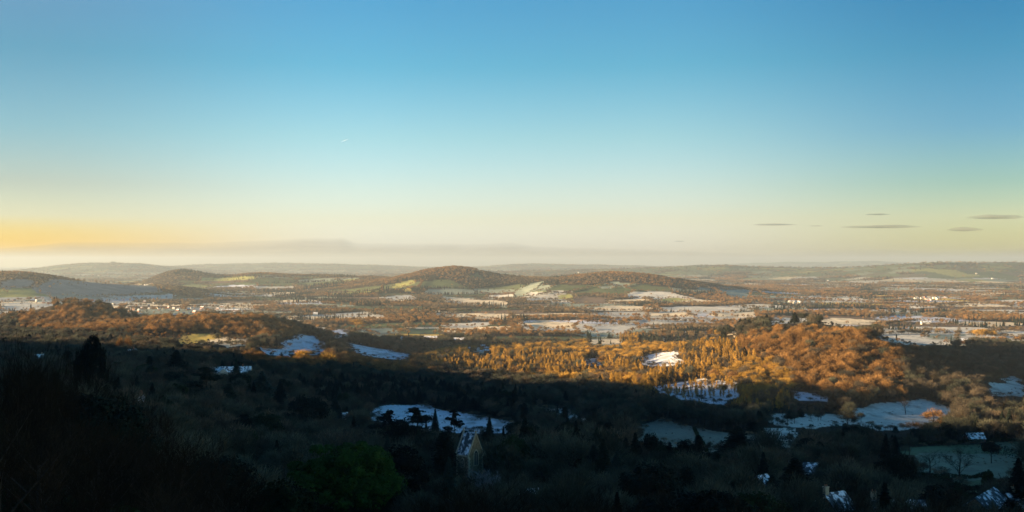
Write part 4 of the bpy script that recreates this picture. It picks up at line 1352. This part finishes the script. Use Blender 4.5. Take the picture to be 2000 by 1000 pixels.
# ---------- masses of trees nobody could count
def stuff_trees(name, pts, rot, scl, idx, meshes, label=None):
    objs = [bpy.data.objects.new('tree_of_' + name, m) for m in meshes]
    me = bpy.data.meshes.new(name)
    n = len(pts)
    me.vertices.add(n); me.vertices.foreach_set('co', np.asarray(pts, np.float32).ravel())
    for nm, ty, dat in (('rot', 'FLOAT', rot), ('idx', 'INT', idx)):
        a = me.attributes.new(nm, ty, 'POINT'); a.data.foreach_set('value', np.asarray(dat, np.float32 if ty == 'FLOAT' else np.int32))
    a = me.attributes.new('scl', 'FLOAT_VECTOR', 'POINT'); a.data.foreach_set('vector', np.asarray(scl, np.float32).ravel())
    o = link(name, me); o['kind'] = 'stuff'
    if label:
        o['label'] = label
    ng = bpy.data.node_groups.new(name, 'GeometryNodeTree')
    ng.interface.new_socket('Geometry', in_out='INPUT', socket_type='NodeSocketGeometry')
    ng.interface.new_socket('Geometry', in_out='OUTPUT', socket_type='NodeSocketGeometry')
    N = ng.nodes; Lk = ng.links
    gi = N.new('NodeGroupInput'); go = N.new('NodeGroupOutput')
    g2i = N.new('GeometryNodeGeometryToInstance')
    for ob in reversed(objs):
        oi = N.new('GeometryNodeObjectInfo'); oi.inputs['Object'].default_value = ob
        Lk.new(oi.outputs['Geometry'], g2i.inputs[0])
    ip = N.new('GeometryNodeInstanceOnPoints'); ip.inputs['Pick Instance'].default_value = True
    Lk.new(gi.outputs[0], ip.inputs['Points']); Lk.new(g2i.outputs[0], ip.inputs['Instance'])
    def named(nm, ty):
        a = N.new('GeometryNodeInputNamedAttribute'); a.data_type = ty; a.inputs['Name'].default_value = nm
        return a.outputs[0]
    Lk.new(named('idx', 'INT'), ip.inputs['Instance Index'])
    cx = N.new('ShaderNodeCombineXYZ'); Lk.new(named('rot', 'FLOAT'), cx.inputs['Z'])
    er = N.new('FunctionNodeEulerToRotation'); Lk.new(cx.outputs[0], er.inputs[0])
    Lk.new(er.outputs[0], ip.inputs['Rotation'])
    Lk.new(named('scl', 'FLOAT_VECTOR'), ip.inputs['Scale'])
    Lk.new(ip.outputs[0], go.inputs[0])
    md = o.modifiers.new('trees', 'NODES'); md.node_group = ng
    return o


def rest_stuff(name, kinds, label):
    pts, scl, idx, meshes, o = [], [], [], [], 0
    for kind, protos, bark, leaf in kinds:
        rows = np.array(REST.get(kind, [])).reshape(-1, 4)
        if not len(rows):
            continue
        sub = [merged_proto(kind, p['data'], bark, leaf) for p in protos]
        Hs = np.array([p['H'] for p in protos]); Ws = np.array([p['W'] for p in protos])
        k = RNG.integers(0, len(protos), len(rows))
        pts.append(np.stack([rows[:, 0], rows[:, 1], ground_z(rows[:, 0], rows[:, 1]) - 0.2], 1))
        scl.append(np.stack([rows[:, 3] / Ws[k], rows[:, 3] / Ws[k], rows[:, 2] / Hs[k]], 1))
        idx.append(k + o); meshes += sub; o += len(sub)
    pts = np.vstack(pts); scl = np.vstack(scl); idx = np.concatenate(idx)
    return stuff_trees(name, pts, RNG.uniform(0, 6.28, len(pts)), scl, idx, meshes, label)


rest_stuff('shaded_woodland', [('mid', T_MID, M_BARK, M_TWIG_OLIVE), ('midb', T_MIDB, M_BARK, M_TWIG), ('conifer', T_CONE, M_BARK, M_NEEDLE)], 'closed mass of leafless wood filling the shaded valley floor')
rest_stuff('golden_woodland', [('poplar', T_POPLAR, M_BARK_GOLD, M_TWIG_GOLD), ('gold', T_GOLD, M_BARK_GOLD, M_TWIG_GOLD)], 'golden mass of sunlit leafless wood behind the plantation trees')
rest_stuff('russet_woodland', [('oak', T_OAK, M_BARK, M_TWIG_OAK)], 'russet mass of sunlit woods on the hill and the left spur')

X, Y = scatter(66000, 40, 420, a=37, seed=51)
i = thin(X, Y, 3.1); X, Y = X[i], Y[i]
_, wd, _, nm = land(X, Y)
k = (~nm) & ~near_clear(X, Y); X, Y = X[k], Y[k]
h = RNG.uniform(1.6, 4.4, len(X)); w = h * RNG.uniform(0.9, 1.5, len(X))
UG = [merged_proto('undergrowth_bush', bare_mid(401 + i, 12.0, 11.0, 420, 0.30), M_BARK, M_TWIG_NEAR) for i in range(3)]
UG.append(merged_proto('undergrowth_evergreen', evergreen(411, 12.0, 11.0, 900, 1.1), M_BARK, M_LEAF))
stuff_trees('undergrowth', np.stack([X, Y, ground_z(X, Y) - 0.2], 1), RNG.uniform(0, 6.28, len(X)), np.stack([w / 11, w / 11, h / 12], 1), np.where(RNG.uniform(0, 1, len(X)) < 0.15, 3, RNG.integers(0, 3, len(X))), UG, 'dark tangled undergrowth beneath the trees of the near slope')

# low scrub and tussocks ragging the edges and hollows of the open fields
X, Y = scatter(90000, 330, 1750, a=31, seed=61)
i = thin(X, Y, 3.4); X, Y = X[i], Y[i]
_, wd, _, nm = land(X, Y)
_, _, _, n2 = land(X + 9, Y + 14); _, _, _, n3 = land(X - 9, Y - 14)
edge_ = ~(n2 & n3)
f = fbm(X / 24.0, Y / 24.0, 501, 3)
k = nm & ((edge_ & (RNG.uniform(0, 1, len(X)) < 0.5)) | ((f > 0.60) & (RNG.uniform(0, 1, len(X)) < 0.55))); X, Y, edge_ = X[k], Y[k], edge_[k]
h = np.where(edge_, RNG.uniform(1.0, 4.5, len(X)), RNG.uniform(0.4, 1.3, len(X))); w = h * RNG.uniform(1.0, 1.9, len(X))
SC = [merged_proto('scrub', bare_mid(421 + i, 12.0, 11.0, 420, 0.30), M_BARK, m) for i, m in enumerate((M_TWIG, M_TWIG_OLIVE, M_TWIG_PLAIN))]
stuff_trees('field_scrub', np.stack([X, Y, ground_z(X, Y) - 0.15], 1), RNG.uniform(0, 6.28, len(X)), np.stack([w / 11, w / 11, h / 12], 1), RNG.integers(0, 3, len(X)), SC, 'low scrub and tussocks along the snowy field edges')

# ---------- the plain: woods, hedgerows and field trees
FAR = [merged_proto('plain_tree', bare_mid(301 + i, 12.0, 11.0, 190, 0.62), M_BARK, M_TWIG_PLAIN) for i in range(4)]
FAR += [merged_proto('russet_plain_tree', bare_mid(311 + i, 12.0, 10.0, 190, 0.62), M_BARK, M_TWIG_OAK) for i in range(2)]
FAR += [merged_proto('dark_plain_tree', bare_mid(321 + i, 12.0, 10.0, 190, 0.62), M_BARK, M_TWIG) for i in range(2)]
FAR += [merged_proto('plain_conifer', conifer(331 + i, 14.0, 6.5, 260, 6, 1.7), M_BARK, M_NEEDLE_BLUE) for i in range(2)]


def far_idx(x, y, n):
    f = fbm(x / 420.0, y / 420.0, 151, 2)
    u = RNG.uniform(0, 1, n)
    k = RNG.integers(0, 4, n)
    k = np.where(u < np.interp(f, [0.45, 0.6], [0.1, 0.6]), 4 + RNG.integers(0, 2, n), k)
    k = np.where(u > np.interp(f, [0.3, 0.42, 0.6], [0.45, 0.75, 0.9]), 6 + RNG.integers(0, 2, n), k)
    con = (fbm(x / 260.0, y / 260.0, 161, 2) > 0.70) & (RNG.uniform(0, 1, n) < 0.7) | (RNG.uniform(0, 1, n) < 0.015)
    return np.where(con, 8 + RNG.integers(0, 2, n), k)


PX_, PS_ = [], []
# woods
X, Y = scatter(640000, 1750, 9800, a=35.5, seed=21)
rr = np.hypot(X, Y)
i = thin(X, Y, 9.5); X, Y, rr = X[i], Y[i], rr[i]
i = RNG.uniform(0, 1, len(X)) < np.interp(rr, [2500, 9000], [1.0, 0.42]); X, Y, rr = X[i], Y[i], rr[i]
_, wd, ed, nm = land(X, Y)
wood_pt = RNG.uniform(0, 1, len(X)) < wd
lone = (~nm) & (wd < 0.5) & (RNG.uniform(0, 1, len(X)) < 0.014)
k = wood_pt | lone
X, Y, rr = X[k], Y[k], rr[k]
hh = RNG.uniform(8.5, 14.5, len(X)) * np.interp(rr, [2500, 9000], [1.0, 1.25])
PX_.append(np.stack([X, Y, hh, hh * RNG.uniform(0.75, 1.0, len(X)) * np.interp(rr, [2500, 9000], [1.0, 1.35])], 1))
# hedgerow trees and hedges
X, Y = scatter(1900000, 1700, 8200, a=35.0, seed=22)
_, wd, ed, nm = land(X, Y)
rr = np.hypot(X, Y)
treeh = (ed < 5.0) & (~nm) & (wd < 0.5) & (RNG.uniform(0, 1, len(X)) < 0.42 * np.interp(fbm(X / 180.0, Y / 180.0, 171, 2), [0.35, 0.65], [0.4, 1.6]))
bush = (ed < 2.0) & (~nm) & (wd < 0.5) & (rr < 5500) & ~treeh
for sel, h0, h1, wf in ((treeh, 7.0, 13.5, 0.95), (bush, 1.8, 3.4, 2.0)):
    x, y = X[sel], Y[sel]
    hh = RNG.uniform(h0, h1, len(x))
    PX_.append(np.stack([x, y, hh, hh * wf * RNG.uniform(0.8, 1.2, len(x))], 1))
NP0 = sum(len(p) for p in PX_)
# hedgerows round the fields seen one by one
for PL, c, dn, x0, x1, y0, y1 in FIELDS:
    if y0 < 1650 or y1 > 6000:
        continue
    q = np.vstack([PL, PL[:1]])
    for a, b in zip(q[:-1], q[1:]):
        L_ = float(np.linalg.norm(b - a)); m = int(L_ / 5.0)
        t = RNG.uniform(0, 1, m)[:, None]
        pt = a + (b - a) * t + RNG.normal(size=(m, 2)) * 2.0
        tall = RNG.uniform(0, 1, m) < 0.34
        hh = np.where(tall, RNG.uniform(6, 11.5, m), RNG.uniform(1.8, 3.2, m))
        PX_.append(np.stack([pt[:, 0], pt[:, 1], hh, hh * np.where(tall, 0.95, 2.0)], 1))
P = np.vstack(PX_)
ok = ~near_clear(P[:, 0], P[:, 1])
rr = np.hypot(P[:, 0], P[:, 1])
ok &= ~(covers_field(P[:, 0], P[:, 1], P[:, 2], 0.25) & (rr < 5200) & (RNG.uniform(0, 1, len(P)) < 0.85) & (np.arange(len(P)) < NP0))
ok &= ~(blocks_building(P[:, 0], P[:, 1], P[:, 2], P[:, 3]) & (RNG.uniform(0, 1, len(P)) < 0.75))
P = P[ok]
idx = far_idx(P[:, 0], P[:, 1], len(P))
scl = np.stack([P[:, 3] / 11.0, P[:, 3] / 11.0, P[:, 2] / 12.0], 1)
stuff_trees('distant_woodland', np.stack([P[:, 0], P[:, 1], ground_z(P[:, 0], P[:, 1]) - 0.2], 1), RNG.uniform(0, 6.28, len(P)), scl, idx, FAR, 'woods and hedgerows spread over the wide frosty plain')
# woods of the farthest ridges, bunched
X, Y = scatter(200000, 9600, 22000, seed=31)
i = thin(X, Y, 42.0); X, Y = X[i], Y[i]
_, wd, ed, nm = land(X, Y)
k = (RNG.uniform(0, 1, len(X)) < np.maximum(wd, 0.10)) | ((ed < 9) & (RNG.uniform(0, 1, len(X)) < 0.9)); X, Y = X[k], Y[k]
w = RNG.uniform(26, 55, len(X)); h = RNG.uniform(9, 17, len(X))
stuff_trees('ridge_woodland', np.stack([X, Y, ground_z(X, Y) - 1.0], 1), RNG.uniform(0, 6.28, len(X)), np.stack([w / 11, w / 11, h / 12], 1), far_idx(X, Y, len(X)), FAR, 'faint woods along the far blue ridges')

# row of tall bare trees with clean stems on the plain
for j, q in enumerate([1212, 1217, 1222, 1228, 1233, 1239, 1245]):
    p = hit([q], [671])[0]
    place_tree(T_POPLAR[j % 4], 'poplar_tree', 'tall bare tree of the short row with clean stems behind the golden wood', 'tree', 'short row of tall clean stemmed trees', p[0], p[1], 22 * rg.uniform(0.9, 1.08), 6.5)
# big round copse tree on the right plain, the clump on the far hill's top
p = hit([1920], [660])[0]
for j in range(9):
    a = j * 2.4; r = 7.5 * math.sqrt(j)
    place_tree(T_GOLD[j % 4], 'golden_tree', 'golden tree of the round copse standing alone on the right plain', 'tree', 'round golden copse on the right plain', p[0] + r * math.cos(a), p[1] + r * math.sin(a) * 0.7, 20 - 0.6 * j, 17)
p = np.array([(222 - 1000) / FPX * 14500, 14480.0])
place_tree(T_EVER[1], 'hilltop_trees', 'tiny dark clump of trees crowning the pale far hill', 'trees', None, p[0], p[1], 28, 75)

# ---------- hand set bare trees of the near left slope
NEARL = [(12, 612, 95, 150), (64, 640, 105, 150), (112, 632, 110, 130), (150, 645, 118, 120), (196, 690, 120, 120), (240, 722, 125, 130), (288, 752, 130, 120), (330, 786, 140, 130), (30, 700, 80, 190),
         (130, 726, 85, 190), (222, 790, 88, 180), (320, 840, 95, 170), (392, 838, 160, 100), (430, 872, 120, 140), (378, 910, 84, 180), (60, 800, 62, 240), (190, 868, 62, 240), (300, 925, 66, 220), (84, 660, 130, 110), (175, 668, 140, 90), (5, 660, 70, 200), (100, 900, 48, 260)]
for q, top, d, w in NEARL:
    tree_at(T_NEAR[rg.choice([0, 1, 3, 4])], 'bare_tree', 'tall leafless dark tree of the slope rising towards the left skyline', 'tree', q, top, d, w, 'leafless trees of the near left slope', maxh=24, clear=False)


# ================================================================== hedges of the shaded lawns
def hedge(label, pts, h, w, seed):
    rgn = np.random.default_rng(seed)
    P = hit([p[0] for p in pts], [p[1] for p in pts])[:, :2]
    seg = np.linalg.norm(np.diff(P, axis=0), axis=1); T = seg.sum(); n = int(T * 26)
    t = rgn.uniform(0, T, n); cum = np.concatenate([[0], np.cumsum(seg)])
    x = np.interp(t, cum, P[:, 0]); y = np.interp(t, cum, P[:, 1])
    a = rgn.uniform(0, 2 * PI, n); hv = h * (0.7 + 0.6 * vnoise(t / 6.0, t * 0, seed))
    C = np.stack([x + np.cos(a) * w / 2 * rgn.uniform(0.5, 1, n), y + np.sin(a) * w / 2 * rgn.uniform(0.5, 1, n), ground_z(x, y) + hv * rgn.uniform(0, 1, n) ** 0.7], 1)
    c0 = C.mean(0); c0[2] = C[:, 2].min()
    V, F = leaves(C - c0, np.stack([np.cos(a), np.sin(a), np.full(n, 0.7)], 1), 0.55, rgn)
    o = link('hedge', mesh_np('hedge', V, F, [M_LEAF]), None, c0)
    tag(o, label, 'hedge')
    return o


hedge('long dark hedge along the top edge of the frosty lawns', [(1600, 874), (1700, 872), (1780, 869), (1860, 866), (2000, 861)], 2.2, 2.5, 1)
hedge('thick tall hedge at the far end of the big lawn', [(1915, 884), (1945, 888), (1975, 893), (2010, 897)], 5.5, 5.0, 2)
hedge('low hedge between the big lawn and the small green lawn', [(1780, 924), (1830, 934), (1900, 934), (1935, 929)], 1.6, 2.0, 3)
hedge('dark hedge line bending across the rough frosty field', [(1355, 838), (1366, 860), (1380, 884)], 2.0, 2.2, 4)


# ================================================================== clouds
def cloud_mat(name, col, alpha, stretch):
    m, nt, b = new_mat(name)
    b.inputs['Base Color'].default_value = (*col, 1); b.inputs['Specular IOR Level'].default_value = 0.0
    tc_ = nt.nodes.new('ShaderNodeTexCoord'); mp = nt.nodes.new('ShaderNodeMapping'); mp.inputs['Scale'].default_value = stretch
    nt.links.new(tc_.outputs['Object'], mp.inputs[0])
    n = nt.nodes.new('ShaderNodeTexNoise'); n.inputs['Scale'].default_value = 1.0; n.inputs['Detail'].default_value = 5; n.inputs['Roughness'].default_value = 0.6
    nt.links.new(mp.outputs[0], n.inputs[0])
    at = nt.nodes.new('ShaderNodeAttribute'); at.attribute_name = 'soft'
    f = ramp(nt, n.outputs[0], [(0.25, 0.55), (0.7, 1.2)])
    mul = nt.nodes.new('ShaderNodeMath'); mul.operation = 'MULTIPLY'; nt.links.new(f, mul.inputs[0]); nt.links.new(at.outputs['Fac'], mul.inputs[1])
    m2 = nt.nodes.new('ShaderNodeMath'); m2.operation = 'MULTIPLY'; m2.use_clamp = True; nt.links.new(mul.outputs[0], m2.inputs[0]); m2.inputs[1].default_value = alpha
    nt.links.new(m2.outputs[0], b.inputs['Alpha'])
    return m


def cloud(label, px, row, wpx, hpx, d, mat, seed, tilt=0.0, name='cloud', group=None):
    """thin lens cloud, thick in the middle and feathering to nothing at its rim"""
    rgn = np.random.default_rng(seed)
    nu, nv = 96, 13
    a = np.linspace(0, 2 * PI, nu, endpoint=False)
    sx = wpx / FPX * d / 2; sz = hpx / FPX * d / 2; sy = sx * 0.45
    V, soft = [], []
    t = np.linspace(-1, 1, nv)
    for q in t:
        rad = math.sqrt(max(0.0, 1 - abs(q) ** 1.6))
        for ang in a:
            e = 1 + 0.22 * (vnoise(np.array([math.cos(ang) * 2 + seed]), np.array([math.sin(ang) * 2 + q]), seed)[0] - 0.5)
            x = math.cos(ang) * rad * sx * e; y = math.sin(ang) * rad * sy * e
            bulge = 0.55 + 0.9 * vnoise(np.array([x / sx * 3 + 9.0]), np.array([y / sy + 3.0]), seed + 5)[0]
            z = q * sz * bulge * (1.0 if q > 0 else 0.45) + tilt * x
            V.append((x, y, z)); soft.append(max(0.0, 1 - abs(x / sx) ** 2.2) * (0.35 + 0.65 * (1 - max(q, -0.2) ** 2)))
    F = [(i * nu + j, i * nu + (j + 1) % nu, (i + 1) * nu + (j + 1) % nu, (i + 1) * nu + j) for i in range(nv - 1) for j in range(nu)]
    me = mesh_np(name, V, F, [mat], smooth=True)
    at = me.attributes.new('soft', 'FLOAT', 'POINT'); at.data.foreach_set('value', np.array(soft, np.float32))
    o = link(name, me, None, ((px - 1000) / FPX * d, d, CAM_Z - (row - EYE) / FPX * d))
    tag(o, label, 'cloud', group)
    return o


DC = 62000.0
M_CLOUD = cloud_mat('grey_cloud', (0.24, 0.25, 0.27), 0.36, (1 / 900.0, 1 / 900.0, 1 / 250.0))
cloud('long flat grey cloud low in the sky, widest of the small ones', 1722, 443.5, 162, 7.5, DC, M_CLOUD, 1)
cloud('thick grey lens cloud cut by the frame, highest of the small ones', 1945, 425, 116, 10, DC, M_CLOUD, 2)
cloud('short grey cloud just under the highest lens cloud', 1884, 449, 76, 9, DC, M_CLOUD, 3)
cloud('thin grey streak cloud farthest out over the middle ridge', 1514, 439, 92, 4, DC, M_CLOUD, 4)
cloud('faint short cloud hovering over the long flat cloud', 1714, 419, 52, 4.5, DC, M_CLOUD, 5)
cloud('tiny dark wisp over the far ridge, smallest cloud of all', 1327, 471.5, 22, 2.6, DC, M_CLOUD, 6)
cloud('second thin wisp trailing the thin grey streak cloud', 1594, 441.5, 28, 2.2, DC, M_CLOUD, 8)
M_TRAIL = plain_mat('ice_trail', (0.85, 0.88, 0.9))
tp = np.array([[[x, 0, z] for x, z in ((-7.5, -2.6), (-2, -0.9), (3, 1.0), (7.5, 2.5))]]) * 48000 / FPX
V, F = tubes(tp, np.array([[1.0, 5.0, 4.0, 1.0]]), 8)
o = link('contrail', mesh_np('contrail', V, F, [M_TRAIL]), None, ((673 - 1000) / FPX * 48000, 48000, CAM_Z + (EYE - 274) / FPX * 48000))
tag(o, 'short white contrail high in the clear blue sky', 'contrail')


def cloud_bank():
    d = 66000.0
    kx = [-500, -200, 0, 90, 150, 400, 520, 600, 680, 705, 940, 1000, 1060, 1300, 1420, 1500, 1560, 1690, 1800, 1900, 2000, 2200, 2500]
    kr = [482, 484, 487, 480, 472, 474, 470, 465, 465, 475, 476, 474, 482, 488, 493, 497, 490, 486, 492, 489, 484, 486, 490]
    n = 520
    q = np.linspace(-500, 2500, n)
    top = np.interp(q, kx, kr) + 2.4 * (fbm(q / 40.0, q * 0, 201, 4) - 0.5)
    V, soft = [], []
    prof = [(0.0, -0.6, 0.0), (0.06, -0.95, 0.3), (0.22, -1.0, 0.9), (0.5, -1.0, 1.0), (1.0, -1.0, 1.0)]
    rows = [(f, yo, s) for f, yo, s in prof]
    for f, yo, s in rows:
        r = top + (536 - top) * f
        for k in range(n):
            V.append(((q[k] - 1000) / FPX * d, d + 2500 * yo, CAM_Z - (r[k] - EYE) / FPX * d)); soft.append(s)
    for f, yo, s in reversed(rows):
        r = top + (536 - top) * f
        for k in range(n):
            V.append(((q[k] - 1000) / FPX * d, d + 2500 * (-yo * 0.4), CAM_Z - (r[k] - EYE) / FPX * d)); soft.append(0.0)
    nr = len(rows) * 2
    F = [(i * n + k, i * n + k + 1, (i + 1) * n + k + 1, (i + 1) * n + k) for i in range(nr - 1) for k in range(n - 1)]
    m = cloud_mat('bank_cloud', (0.15, 0.175, 0.22), 0.55, (1 / 5200.0, 1 / 3000.0, 1 / 260.0))
    me = mesh_np('cloud_bank', V, F, [m], smooth=True)
    at = me.attributes.new('soft', 'FLOAT', 'POINT'); at.data.foreach_set('value', np.array(soft, np.float32))
    o = link('cloud_bank', me)
    o['kind'] = 'stuff'; o['label'] = 'long pale lilac cloud bank lying along the horizon'


cloud_bank()
